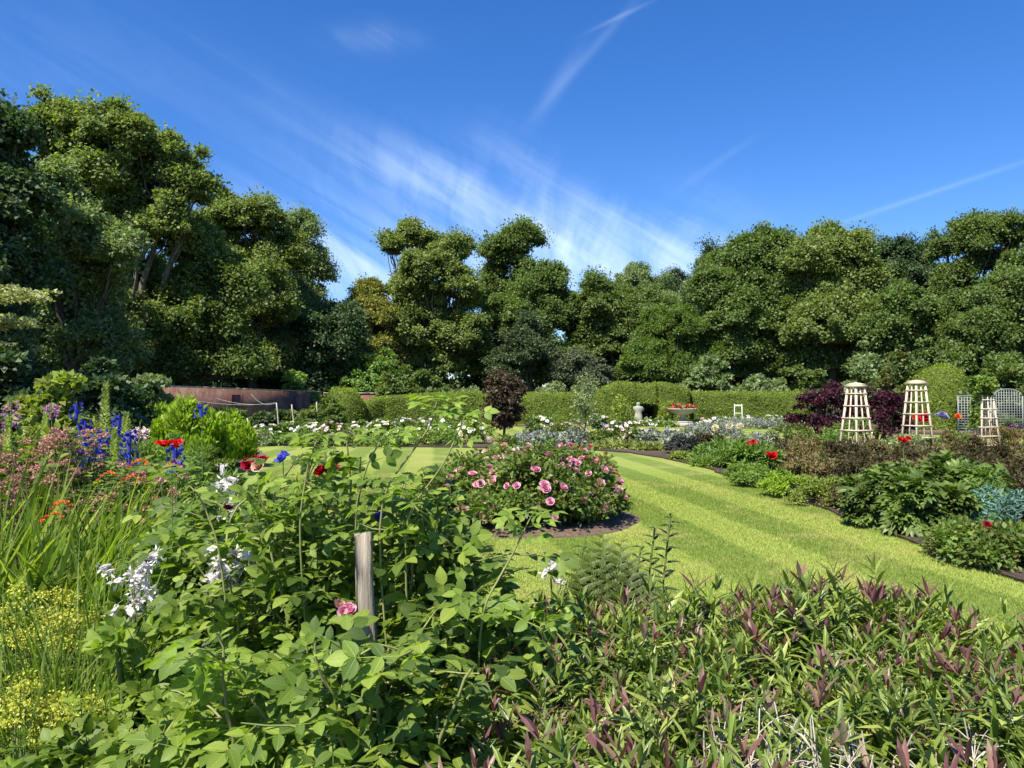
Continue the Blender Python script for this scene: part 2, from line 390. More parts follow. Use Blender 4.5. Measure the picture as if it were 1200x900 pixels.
RB = [(4.75, 2.5), (4.75, 6), (4.9, 9), (5.0, 13), (5.0, 18), (4.9, 21), (4.4, 24.2), (3.4, 26.8), (1, 28.2), (-3, 29.2), (-7.5, 30), (-11, 30.6), (-14, 31), (-14, 36), (-6, 36.5), (2, 36.5), (8, 37), (15, 36), (20.5, 33), (22, 27), (22, 12), (20, 2.5)]
sheet('flower_bed_soil', smooth_poly(RB, 5), .035, SOIL)
sheet('flower_bed_soil', smooth_poly([(-1.2, 3.4), (-1.5, 4.4), (-3.6, 6.5), (-5.9, 10), (-6.9, 14), (-7.0, 18), (-7.4, 22), (-8.4, 26), (-10.5, 28), (-16.5, 28), (-16.5, 16), (-16, 3), (-14, -1), (-2, -1)], 5), .035, SOIL)
sheet('flower_bed_soil', smooth_poly([(-1.5, 3.3), (-1.2, 4.2), (0, 4.15), (2, 3.75), (4, 3.5), (5, 3.2), (5, -1), (-1.5, -1)], 4), .037, SOIL)
sheet('flower_bed_soil', smooth_poly([(-14, 52.5), (-5, 54), (5, 56.5), (8, 55.8), (12, 56.5), (13, 56), (22, 55), (30, 50), (30, 61), (-14, 61)], 4), .035, SOIL)
sheet('flower_bed_soil', smooth_poly([(23, 40), (32, 40), (32, 46), (23, 47)], 4), .037, SOIL)
def soil_island(cx, cy, rx, ry, h):
    b = MB(); k = 72; rings = 14; V = np.zeros((rings, k+1, 3)); an = np.linspace(0, 2*math.pi, k+1)
    wob = 1+.04*np.sin(an*3+1)+.03*np.sin(an*5)
    for i in range(rings):
        t = 1-i/(rings-1)*.985; r = t*wob; hz = h*(1-t**5)
        V[i] = np.stack([cx+rx*r*np.cos(an), cy+ry*r*np.sin(an), np.full(k+1, .004+hz)], -1)
        if i: V[i, :, 2] += rng.normal(size=k+1)*.018; V[i, -1] = V[i, 0]
    b.grid(V); o = b.build('flower_bed_soil', SOIL, smooth=True); tag(o, kind='structure')
soil_island(.28, 11.25, 1.55, 1.6, .09)

# short mown grass blades on the near lawn, thinning out with distance
def lawn_grass():
    T = (np.array([(-.5, 0, 0), (.5, 0, 0), (0, 1, .25)]), np.array([0, 1, 2]), np.array([3]), None)
    n = 1500000; y = 3.4+17*rng.random(n)**2.0; x = -8+13.2*rng.random(n)
    k = (x < .74*y+.5) & (x > -.68*y) & (x < 4.72+.02*y) & (((x-.28)/1.6)**2+((y-11.25)/1.65)**2 > 1) & ((x > -1.2) | (y > 4.6-(x+1.2)*1.2)) & (y > 4.1-.22*np.maximum(x, 0))
    k &= ~((x < -5.9) & (y < 28)) ; k &= x > -3.6-(y-6.5)*.66
    x = x[k]; y = y[k]; n = len(x); s = (.012+.009*rng.random(n))*(1+y/14)*np.clip((21-y)/6, .15, 1)
    d = nrm(np.stack([rng.normal(size=n)*.55, rng.normal(size=n)*.55, np.ones(n)], -1)); up = rsph(n)
    b = MB(); b.inst(T, np.stack([x, y, np.zeros(n)], -1), d, up, s, .2)
    tag(b.build('mown_grass', lawn_mat('grass_blade', True)), 'short mown striped grass of the lawn between the flower beds', 'grass', kind='stuff')
lawn_grass()

# ------------------------------------------------------------------ clumped foliage
def clump_leaves(b, T, cen, rc, per, size, out=None, flat=.55, upw=.8, rnd=.6, droop=.1, shell=.5):
    """leaves in flattened clumps; out = direction the clump faces"""
    n = len(cen)*per; c = np.repeat(cen, per, 0); r = np.repeat(np.broadcast_to(rc, (len(cen),)), per)[:, None]
    d = rsph(n); d[:, 2] = np.where(d[:, 2] < -.3, -d[:, 2], d[:, 2]); q = d*(shell+(1-shell)*rng.random((n, 1))) if shell > .2 else d*(.25+np.clip(np.abs(rng.normal(size=(n, 1))), 0, 1.7)*.52)
    p = c+q*r*np.array((1, 1, flat)); o = np.repeat(out, per, 0) if out is not None else d
    nor = nrm(np.array((0, 0, upw))+o*.45+d*.35+rng.normal(size=(n, 3))*rnd*.6)
    ax = nrm(d*.8+o*.2+rng.normal(size=(n, 3))*rnd+np.array((0, 0, -droop)))
    b.inst(T, p, ax, nor, size*(.7+.6*rng.random(n)))
def crown(b, lobes, rc, per, size, T=LEAF_FAR, cover=1.0, flat=.55, upw=.8, low=-.45, rough=.12):
    cs = []
    for c, Rr in lobes:
        Rr = np.broadcast_to(np.asarray(Rr, float), (3,)); rm = Rr.mean(); nc = max(4, int(cover*3.6*(rm/rc)**2))
        d = rsph(nc); d = d[d[:, 2] > low]; k = 1+rough*np.sin(d[:, 0:1]*5+c[0])+rough*np.cos(d[:, 2:3]*6+c[1]); rad = (.45+.5*rng.random((len(d), 1))**.7+.10*np.maximum(0, rng.normal(size=(len(d), 1))-.9))*k*.93
        p = np.array(c)+d*Rr*rad; rr = rc*np.clip(rng.lognormal(-.15, .38, len(d)), .35, 1.9)
        clump_leaves(b, T, p, rr, per, size, d, flat, upw, .8, .1, .1); cs.append(p)
    return cs
def tree(name, label, Y, lobes, mat, rc=1.15, per=210, size=.33, T=LEAF_FAR, cover=1.0, flat=.55, upw=.8, trunk=.4, tx=None, bark=BARK, limbs=True, twigs=.0, group='woodland trees behind the walled garden', low=-.45, depth=.7, cat='tree', base=0.0, skirt=True, kidn=4):
    cx = np.mean([l[0] for l in lobes]) if tx is None else tx
    bx = GX(cx, Y); root = thing(name, label, cat, (bx, Y, base), group)
    rc *= .66; per = int(per*1.45); cover *= 1.75; size *= .68; twigs *= 1.2; flat = min(1.15, flat*1.8); upw *= .75; L = []; xs = [l[0] for l in lobes]
    if skirt and max(l[1]+l[2] for l in lobes) < 460:
        lobes = list(lobes)+[(q, 428, 30) for q in np.linspace(min(xs), max(xs), max(2, int((max(xs)-min(xs))/34)))]
    for (px, py, r) in lobes:
        rr = r/FOC*Y; L.append((P(px, py, Y+rng.uniform(-1, 1)*rr*depth), rr))
    kids = []
    for c0, r0 in L:
        for _ in range(kidn):
            v = rsph(1)[0]; v[2] = v[2]*.8+.1; kids.append((c0+v*r0*rng.uniform(.55, .95), r0*rng.uniform(.28, .6)))
    b = MB(); cs = crown(b, L+kids, rc, per, size, T, cover, flat, upw, low)
    o = b.build('crown', mat, root, origin=(bx, Y, base))
    t = MB(); top = max(c[2] for c, r in L); hi = np.mean([c[2]-r*.6 for c, r in L]); fork = np.array((bx, Y, base+max(.8, (hi-base)*.55)))
    tr = curve((bx, Y, base-.1), fork, 7, (rng.normal()*.25, 0, 0), .05); t.tube(tr, np.linspace(trunk*1.25, trunk*.8, 7), 9)
    if limbs:
        for (c, r), p in zip(L, cs[:len(L)]):
            e = c+np.array((0, 0, -r*.15)); cu = curve(fork, e, 7, (0, 0, -.12*np.linalg.norm(e-fork)), .12); t.tube(cu, np.linspace(trunk*.6, trunk*.16, 7), 6)
            for q in p[rng.permutation(len(p))[:int(4+twigs*len(p)*.5)]]:
                s0 = cu[rng.integers(3, 7)]; t.tube(curve(s0, q, 5, (0, 0, -.1*np.linalg.norm(q-s0)), .15), np.linspace(trunk*.2, .025, 5), 4)
    t.build('trunk', bark, root, smooth=True, origin=(bx, Y, base)); return root
def dome_pts(n, rx, ry, h, low=0.0, inner=.8):
    d = rsph(n); d[:, 2] = np.abs(d[:, 2]) ; d[:, 2] = low+(1-low)*d[:, 2]
    k = inner+(1-inner)*rng.random((n, 1)); p = np.stack([rx*d[:, 0], ry*d[:, 1], h*d[:, 2]**.85], -1)*k
    return p, nrm(d/np.array((rx, ry, h)))
def shrub(name, label, x, y, rx, ry, h, mat, T=LEAF_FAR, size=.06, n=4000, rc=None, cat='shrub', group=None, flat=.7, upw=.6, rnd=.7, stem=GREENSTEM, nst=14, inner=.72, low=0.03, droop=.1, leafname='foliage', base=.03):
    root = thing(name, label, cat, (x, y, base), group); b = MB(); rc = rc or min(rx, ry, h)*.26
    nc = max(6, int(2.2*((rx+ry)/2*.7+h*.3)**2/rc**2)); p, d = dome_pts(nc, rx, ry, h, low, inner)
    wob = 1+.12*np.sin(3*np.arctan2(p[:, 1], p[:, 0])+x*7)[:, None]; p = p*wob
    clump_leaves(b, T, p, rc*(.6+.8*rng.random(nc)), max(3, n//nc), size, d, flat, upw, rnd, droop, .35)
    b.build(leafname, mat, root)
    if nst:
        t = MB()
        for q in p[rng.permutation(nc)[:nst]]:
            t.tube(curve((q[0]*.25, q[1]*.25, -.05), q, 5, (0, 0, .05*h)), np.linspace(.012, .006, 5)*(1+h), 4)
        t.build('stem', stem, root)
    root['_d'] = 0; del root['_d']
    return root
def add_flowers(root, pts, nor, me_or_T, mat, size, name='flower', jitter=.25):
    """each flower its own mesh object under its plant"""
    me = None; key = (id(me_or_T), mat.name, name)
    if key not in FLCACHE:
        b = MB(); b.inst(me_or_T, np.zeros((1, 3)), np.array([(0., 1, 0)]), np.array([(0., 0, 1)]), 1.0); o = b.build(name, mat); FLCACHE[key] = o.data; bpy.data.objects.remove(o)
    for p, n in zip(pts, nor):
        o = bpy.data.objects.new(name, FLCACHE[key]); COL.objects.link(o); o.parent = root; o.location = p
        v = Vector(n)+Vector(rng.normal(size=3)*jitter); o.rotation_euler = v.to_track_quat('Z', 'Y').to_euler(); s = size*rng.uniform(.75, 1.25); o.scale = (s, s, s)
FLCACHE = {}

M_SYC = leafmat('sycamore_leaf', [(0.0972, 0.135, 0.0385), (0.162, 0.217, 0.0641), (0.26, 0.289, 0.096)])
M_LIME = leafmat('lime_leaf', [(0.108, 0.162, 0.0641), (0.196, 0.252, 0.112), (0.26, 0.307, 0.16)])
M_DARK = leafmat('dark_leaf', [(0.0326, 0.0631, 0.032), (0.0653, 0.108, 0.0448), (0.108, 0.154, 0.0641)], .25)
M_OAK = leafmat('beech_leaf', [(0.076, 0.117, 0.032), (0.119, 0.172, 0.0512), (0.185, 0.225, 0.0641)])
M_CHEST = leafmat('chestnut_leaf', [(0.0653, 0.108, 0.032), (0.119, 0.181, 0.0512), (0.196, 0.234, 0.0704)])
M_GOLD = leafmat('golden_conifer_leaf', [(0.136, 0.153, 0.037), (0.225, 0.235, 0.0492), (0.3, 0.277, 0.0739)], .2)
M_BRIGHT = leafmat('bright_leaf', [(0.119, 0.208, 0.0492), (0.195, 0.305, 0.0739), (0.255, 0.361, 0.111)])
M_YEW = leafmat('yew_leaf', [(0.0435, 0.0722, 0.032), (0.0653, 0.0989, 0.0385), (0.0972, 0.126, 0.0512)], .1)
M_GREY = leafmat('silver_leaf', [(.15, .2, .08), (.21, .27, .12), (.3, .35, .17)], .2)
M_CEDAR = leafmat('cedar_needle', [(0.069, 0.0904, 0.0512), (0.108, 0.133, 0.0684), (0.148, 0.172, 0.097)], .1)
M_PINE = leafmat('pine_needle', [(0.026, 0.0451, 0.032), (0.0435, 0.0631, 0.0385), (0.0653, 0.0812, 0.048)], .1)
M_VARIEG = leafmat('cream_leaf', [(.35, .36, .20), (.45, .45, .28), (.28, .32, .12)], .25)
M_PURPLE = leafmat('purple_leaf', [(.025, .008, .015), (.05, .014, .025), (.09, .025, .035)], .25, tcol=(1.8, .6, .7))
M_BROWNP = leafmat('bronze_leaf', [(.06, .05, .02), (.09, .055, .03), (.05, .075, .025), (.13, .075, .05)], .25)

M_ROBIN = leafmat('robinia_leaf', [(0.0788, 0.133, 0.0286), (0.119, 0.181, 0.04), (0.168, 0.229, 0.057)])
def build_trees():
    T = tree
    # left group, beyond the wall, side on to the sun
    T('sycamore_tree', 'very dark tree cut by the left edge of the photo, tallest there', 36, [(-60, 190, 85), (-20, 165, 42), (0, 235, 45), (-40, 300, 90), (10, 340, 50), (-70, 400, 90), (18, 165, 20)], M_DARK, tx=-50, trunk=.5, per=230)
    T('sycamore_tree', 'tallest airy sycamore on the left with sky showing through its crown', 50, [(75, 170, 50), (120, 225, 55), (165, 215, 45), (140, 165, 45), (195, 190, 38), (225, 225, 28), (100, 240, 62), (170, 265, 55), (230, 290, 35), (60, 330, 60), (130, 350, 70), (90, 400, 55), (165, 395, 50), (215, 370, 42), (35, 390, 50)], M_SYC, tx=145, trunk=.55, cover=.6, twigs=.25, rc=1.1, size=.32, bark=solid('pale_bark', (.09, .08, .06), (.18, .16, .13), 3, .9, .6, .05))
    T('lime_tree', 'pale green drooping lime tree in front of the tall sycamore', 43, [(60, 240, 42), (90, 270, 40), (60, 320, 45), (105, 340, 38), (130, 300, 30), (70, 390, 45), (120, 400, 38)], M_LIME, tx=85, cover=.9, size=.28, per=230, trunk=.3)
    T('ash_tree', 'bright yellowish green tree low in the left wood', 51, [(225, 350, 32), (250, 320, 26), (215, 390, 30), (255, 375, 28), (280, 345, 22)], M_OAK, tx=235, cover=.9, trunk=.28)
    T('beech_tree', 'round topped tree right of the tall airy sycamore', 64, [(268, 262, 30), (300, 258, 28), (320, 300, 32), (275, 310, 40), (310, 360, 42), (260, 380, 40)], M_SYC, tx=290, cover=.8)
    T('birch_tree', 'feathery light green tree at the right end of the left wood', 70, [(352, 272, 22), (340, 310, 30), (368, 320, 22), (355, 355, 32), (330, 390, 36), (372, 385, 22), (345, 425, 34)], M_LIME, tx=350, cover=.85, size=.26, per=260, flat=.9, twigs=.2, trunk=.25)
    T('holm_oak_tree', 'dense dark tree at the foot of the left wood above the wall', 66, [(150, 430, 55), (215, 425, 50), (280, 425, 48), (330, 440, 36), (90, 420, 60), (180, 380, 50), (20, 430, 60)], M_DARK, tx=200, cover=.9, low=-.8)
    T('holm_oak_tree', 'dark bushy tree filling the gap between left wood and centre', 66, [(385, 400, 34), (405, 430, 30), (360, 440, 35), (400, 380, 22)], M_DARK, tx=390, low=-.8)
    # centre
    T('cypress_tree', 'golden green cypress beside the airy central sycamore', 74, [(432, 342, 14), (425, 365, 22), (445, 375, 24), (420, 400, 26), (450, 410, 26), (435, 355, 18)], M_GOLD, tx=435, T=LEAF_FARN, flat=1.1, rc=.9, size=.36, per=200, depth=.4, limbs=False)
    T('sycamore_tree', 'airy central tree with two thin open domes and bare limbs showing', 76, [(478, 287, 24), (458, 292, 14), (530, 297, 22), (508, 290, 16), (505, 330, 36), (480, 345, 30), (535, 345, 34), (500, 390, 46), (540, 400, 40), (470, 395, 34), (520, 425, 36)], M_SYC, tx=507, cover=.75, rc=1.0, size=.33, per=170, twigs=.5, trunk=.4)
    T('beech_tree', 'tallest central tree with a small round cap above a broad crown', 80, [(597, 290, 26), (615, 283, 20), (578, 300, 16), (600, 335, 36), (635, 335, 32), (575, 350, 26), (650, 365, 28), (610, 380, 46), (585, 405, 34)], M_CHEST, tx=605, cover=1.0, rc=1.3)
    T('beech_tree', 'broad middle height tree right of the tallest central tree', 78, [(700, 355, 28), (730, 360, 34), (760, 365, 28), (690, 390, 32), (740, 400, 44), (780, 400, 30), (710, 420, 36), (765, 425, 32)], M_OAK, tx=730)
    T('birch_tree', 'thin topped grey green tree peeping over the broad middle tree', 92, [(745, 332, 24), (765, 342, 22), (725, 345, 18), (785, 362, 22)], M_LIME, cover=.6, size=.3, twigs=.3, skirt=False, kidn=2)
    T('pine_tree', 'small nearly black round pine on the skyline', 100, [(792, 333, 13), (785, 345, 12), (802, 345, 12), (793, 360, 16)], M_PINE, skirt=False, T=LEAF_FARN, trunk=.3)
    T('robinia_tree', 'fresh bright green feathery tree behind the hedge arch', 70, [(770, 385, 22), (800, 385, 22), (785, 410, 26), (815, 415, 20), (758, 412, 18), (795, 435, 22)], M_ROBIN, tx=785, T=LEAF_FARN, rc=.8, size=.32, per=190, flat=.9, trunk=.22)
    T('yew_tree', 'dark layered yew standing low in front of the central trees', 70, [(615, 410, 26), (600, 430, 28), (635, 430, 26), (620, 385, 16), (655, 440, 20)], M_YEW, tx=620, T=LEAF_FARN, flat=.3, rc=1.2, trunk=.25, low=-.8)
    T('cedar_tree', 'grey green layered cedar low beside the dark yew', 69, [(680, 425, 18), (665, 440, 18), (700, 440, 18), (683, 450, 20)], M_CEDAR, tx=683, T=LEAF_FARN, flat=.3, rc=1.0, trunk=.2, low=-.8)
    # right
    T('horse_chestnut_tree', 'broad dense chestnut with domed top, left one of the right wood', 72, [(885, 300, 30), (915, 300, 28), (860, 320, 26), (835, 340, 26), (900, 345, 42), (855, 375, 38), (910, 395, 40), (940, 340, 28), (835, 400, 30), (880, 420, 36)], M_CHEST, tx=890, rc=1.3, size=.36, per=220)
    T('beech_tree', 'dark tree rising between the small pine and the broad chestnut', 84, [(835, 318, 20), (820, 345, 22), (850, 310, 18), (825, 380, 28)], M_DARK, tx=832)
    T('horse_chestnut_tree', 'broad chestnut with a light green right flank, middle of the right wood', 69, [(965, 298, 30), (995, 300, 28), (945, 310, 26), (975, 345, 42), (1015, 335, 28), (955, 390, 42), (1005, 385, 40), (1030, 370, 24), (985, 425, 36)], M_SYC, tx=975, rc=1.3, size=.36, per=220, cover=1.1)
    T('beech_tree', 'dull grey green tree set back between two chestnuts on the right', 84, [(1045, 305, 22), (1070, 310, 24), (1025, 315, 18), (1060, 345, 36), (1090, 345, 28)], M_DARK, tx=1060)
    T('horse_chestnut_tree', 'lower rounded tree in front at the right of the chestnuts', 66, [(1060, 365, 30), (1090, 375, 26), (1040, 395, 30), (1085, 410, 34), (1050, 425, 30)], M_CHEST, tx=1065, rc=1.2)
    T('lime_tree', 'tall open tree on the right with sky gaps round its trunk', 72, [(1140, 280, 26), (1175, 275, 26), (1110, 295, 22), (1205, 290, 28), (1155, 310, 20), (1120, 330, 26), (1190, 325, 30), (1110, 365, 28)], M_OAK, tx=1137, cover=.8, twigs=.4, trunk=.6)
    T('lime_tree', 'broad tree cut by the right edge of the photo', 62, [(1185, 350, 36), (1225, 330, 50), (1195, 390, 40), (1150, 395, 30), (1240, 400, 50)], M_OAK, tx=1215, cover=.9)
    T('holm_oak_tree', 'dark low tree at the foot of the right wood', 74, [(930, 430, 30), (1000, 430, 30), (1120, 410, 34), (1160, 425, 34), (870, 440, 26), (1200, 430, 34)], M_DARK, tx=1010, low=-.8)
    # far mass
    b = MB(); L = []
    for i in range(46):
        px = -330+i*40; Y = 112+rng.uniform(-6, 8); top = np.interp(px, [-300, 0, 200, 380, 430, 560, 700, 800, 900, 1100, 1500], [260, 260, 300, 385, 395, 370, 400, 395, 350, 330, 300]); L.append((P(px, top+45, Y), 45/FOC*Y)); L.append((P(px+15, top+95, Y+3), 48/FOC*Y))
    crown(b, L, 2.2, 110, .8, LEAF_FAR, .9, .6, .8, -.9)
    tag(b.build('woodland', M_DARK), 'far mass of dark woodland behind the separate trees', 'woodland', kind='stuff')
build_trees()

# ------------------------------------------------------------------ wall, hedges, topiary
def brick_mat(name, axis):
    m = bpy.data.materials.new(name); m.use_nodes = True; g = N(m.node_tree)
    pos = g.new('ShaderNodeNewGeometry').outputs['Position']; sp = g.new('ShaderNodeSeparateXYZ'); g.put(sp.inputs[0], pos)
    br = g.new('ShaderNodeTexBrick'); g.put(br.inputs['Vector'], g.comb(sp.outputs[axis], sp.outputs[2], 0)); br.inputs['Scale'].default_value = 1
    br.inputs['Brick Width'].default_value = .23; br.inputs['Row Height'].default_value = .078; br.inputs['Mortar Size'].default_value = .008
    br.inputs['Color1'].default_value = (.21, .06, .035, 1); br.inputs['Color2'].default_value = (.15, .045, .028, 1); br.inputs['Mortar'].default_value = (.24, .18, .14, 1); br.inputs['Bias'].default_value = -.1  # brick reds set darker, the wall's shadow is put into the colour
    n = g.noise(pos, .9, 5, .65); c = g.mix(g.m('MULTIPLY', g.m('SUBTRACT', n, .45, clamp=True), 4.0, clamp=True), br.outputs[0], (.30, .2, .15))
    n2 = g.noise(pos, 5, 4, .7); c = g.mix(g.m('MULTIPLY', g.m('SUBTRACT', n2, .5, clamp=True), 5, clamp=True), c, (.07, .045, .035))
    p = g.new('ShaderNodeBsdfPrincipled'); g.put(p.inputs[0], c); p.inputs['Roughness'].default_value = .92; g.put(p.inputs['Normal'], g.bump(br.outputs[1], -.4, .01))
    g.put(g.new('ShaderNodeOutputMaterial').inputs[0], p.outputs[0]); return m
STONE = solid('weathered_stone', (.30, .27, .22), (.46, .43, .36), 4, .9, .5, .03)
MOSSY = solid('lichened_stone', (.20, .22, .15), (.42, .42, .34), 5, .9, .8, .05)
def garden_wall(label, A, B, h, axis, butt=()):
    A = np.array(A, float); B = np.array(B, float); L = np.linalg.norm(B-A); rz = math.atan2(B[1]-A[1], B[0]-A[0]); c = (A+B)/2; m = brick_mat('brick_'+'xyz'[axis], axis)
    root = thing('brick_wall', label, 'wall', (c[0], c[1], 0))
    b = MB(); b.box((0, 0, h/2-.1), (L, .35, h+.2), rz); b.build('brickwork', m, root)
    k = MB(); n = int(L/.9); d = np.array((math.cos(rz), math.sin(rz)))
    for i in range(n):
        q = d*((i+.5)*L/n-L/2); k.box((q[0], q[1], h+.04+.004*rng.random()), (L/n-.015, .47, .075), rz)
    k.build('coping', STONE, root)
    nn = np.array((d[1], -d[0]))
    for s in butt:
        q = MB(); e = d*(s*L-L/2)+nn*.42; q.box((e[0], e[1], (h-.35)/2-.1), (.5, .5, h-.35+.2), rz); q.build('buttress', m, root)
    return root
garden_wall('long red brick garden wall running away along the left side', (-19.0, 38), (-15.6, 62), 2.55, 1, (.07, .42, .8))
garden_wall('short end of red brick wall facing the camera behind the yew dome', (-15.3, 62.3), (-9.0, 63.8), 2.45, 0)

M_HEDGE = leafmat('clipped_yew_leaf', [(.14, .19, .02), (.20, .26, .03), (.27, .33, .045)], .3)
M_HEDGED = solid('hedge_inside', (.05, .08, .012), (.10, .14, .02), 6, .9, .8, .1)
def hnoise(p): return .10*np.sin(p[..., 0]*1.3+p[..., 2]*2.1)+.07*np.sin(p[..., 0]*3.1+p[..., 1]*2.3)+.05*np.sin(p[..., 2]*4.7+p[..., 0]*.7+1)
def hedge_block(b, lf, path, tops, w, bottoms=0.0, dens=230, size=.12, rnd=.25):
    path = np.array(path, float); n0 = len(path); t = np.linspace(0, n0-1, (n0-1)*10+1); X = np.interp(t, range(n0), path[:, 0]); Y = np.interp(t, range(n0), path[:, 1])
    H = np.interp(t, range(n0), tops); Bz = np.interp(t, range(n0), np.broadcast_to(bottoms, (n0,))); n = len(t); ww = np.full(n, w/2); 
    ww[0] = .02; ww[-1] = .02; hh = np.ones(n); D = nrm(np.stack([np.gradient(X), np.gradient(Y)], -1)); Nn = np.stack([D[:, 1], -D[:, 0]], -1)
    prof = [(1, 0), (1.02, .25), (1.02, .5), (1, .75), (.97, .93), (.8, .995), (.4, 1.01), (0, 1.015), (-.4, 1.01), (-.8, .995), (-.97, .93), (-1, .75), (-1.02, .5), (-1, 0), (0, 0), (1, 0)]
    V = np.zeros((n, len(prof), 3))
    for j, (a, z) in enumerate(prof):
        V[:, j, 0] = X+Nn[:, 0]*a*ww; V[:, j, 1] = Y+Nn[:, 1]*a*ww; V[:, j, 2] = Bz+(H-Bz)*z
    V[1, :, :2] += (V[0, :, :2]-V[1, :, :2])*.85; V[-2, :, :2] += (V[-1, :, :2]-V[-2, :, :2])*.85
    V[..., 1] += hnoise(V)*.6; V[..., 2] += hnoise(V[..., [1, 0, 2]])*.35*(V[..., 2] > .5)
    b.grid(V[:, ::-1]); scatter_on(lf, V, dens, size, rnd)
def scatter_on(lf, V, dens, size, rnd=.25, upw=.35, T=None):
    a = V[:-1, :-1]; q = V[1:, :-1]; r = V[:-1, 1:]; nor = np.cross(q-a, r-a).reshape(-1, 3); ar = np.linalg.norm(nor, axis=1); n = int(ar.sum()*dens)
    i = rng.choice(len(ar), n, p=ar/ar.sum()); u = rng.random((n, 1)); v = rng.random((n, 1)); f = lambda z: z.reshape(-1, 3)[i]
    p = f(a)+(f(q)-f(a))*u+(f(r)-f(a))*v; N_ = nrm(nor)[i]; c = V.reshape(-1, 3).mean(0)
    cc = np.repeat(V[:-1].mean(1)[:, None], V.shape[1]-1, 1).reshape(-1, 3)[i]; N_ = N_*np.where(((p-cc)*N_).sum(1) < 0, -1.0, 1.0)[:, None]; p = p+N_*rng.normal(size=(n, 1))*.025; d = nrm(N_*.35+rng.normal(size=(n, 3))*.7+np.array((0, 0, .5))); up = nrm(rng.normal(size=(n, 3))*.45+N_*1.0+np.array((0, 0, .35)))
    lf.inst(T or LEAF_FARN, p, d, up, size*(.6+.8*rng.random(n)))
def hedge(label, blocks, name='clipped_hedge', cat='hedge', **kw):
    x, y = blocks[0][0][0]; root = thing(name, label, cat, (x, y, 0)); b = MB(); lf = MB()
    for bl in blocks: hedge_block(b, lf, *bl, **kw)
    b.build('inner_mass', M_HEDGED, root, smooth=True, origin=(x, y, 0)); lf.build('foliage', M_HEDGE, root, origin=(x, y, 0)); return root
HX = lambda px, Y=60: (GX(px, Y), Y)
hedge('long clipped yew hedge left of the purple-leaved tree, its top sloping up', [([HX(422, 57), HX(445, 58), HX(500, 59), HX(560, 60), HX(600, 60)], [1.6, 2.1, 2.35, 2.5, 2.4], 1.3)])
hedge('clipped yew hedge between the purple-leaved tree and the hedge arch', [([HX(603, 60), HX(640, 60), HX(690, 60), HX(706, 60)], [2.4, 2.4, 2.35, 2.45], 1.3)])
hedge('tall clipped yew arch with a dark opening behind the stone figure', [([HX(702, 59.6), HX(722, 59.6), HX(748, 59.6)], [2.7, 3.2, 3.15], 1.9), ([HX(767, 59.6), HX(785, 59.6), HX(808, 59.6)], [3.2, 3.1, 2.6], 1.9), ([HX(738, 59.6), HX(754, 59.6), HX(770, 59.6)], [3.1, 3.05, 3.15], 1.8, [1.55, 1.75, 1.55])], name='hedge_arch')
hedge('long level clipped yew hedge behind the stone urn', [([HX(806, 60), HX(850, 60), HX(900, 60), HX(948, 60)], [2.45, 2.5, 2.45, 2.5], 1.3)])
def topiary(label, px, Y, prof_pts, name='topiary_dome'):
    x = GX(px, Y); root = thing(name, label, 'topiary', (x, Y, 0)); b = MB(); lf = MB(); k = 28; an = np.linspace(0, 2*math.pi, k+1)
    V = np.array([[(r*math.cos(a)*(1+.05*math.sin(3*a)), r*math.sin(a), z) for a in an] for r, z in prof_pts]); V += rng.normal(size=V.shape)*.02; V[:, -1] = V[:, 0]
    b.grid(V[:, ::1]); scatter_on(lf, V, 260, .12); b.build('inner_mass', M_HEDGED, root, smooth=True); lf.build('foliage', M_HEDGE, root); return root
topiary('rounded clipped yew dome at the left end of the long hedge', 402, 56, [(1.55, 0), (1.6, .8), (1.5, 1.5), (1.2, 2.2), (.75, 2.6), (.05, 2.75)])
topiary('tall bright clipped yew dome right of the second obelisk', 1104, 48, [(1.55, 0), (1.6, 1.2), (1.62, 2.2), (1.45, 3.1), (1.0, 3.75), (.05, 4.05)])
topiary('clipped yew dome half hidden by dark gap left of the bright one', 1068, 50, [(1.0, 0), (1.1, 1.0), (1.15, 2.0), (.9, 2.9), (.4, 3.4), (.02, 3.5)])

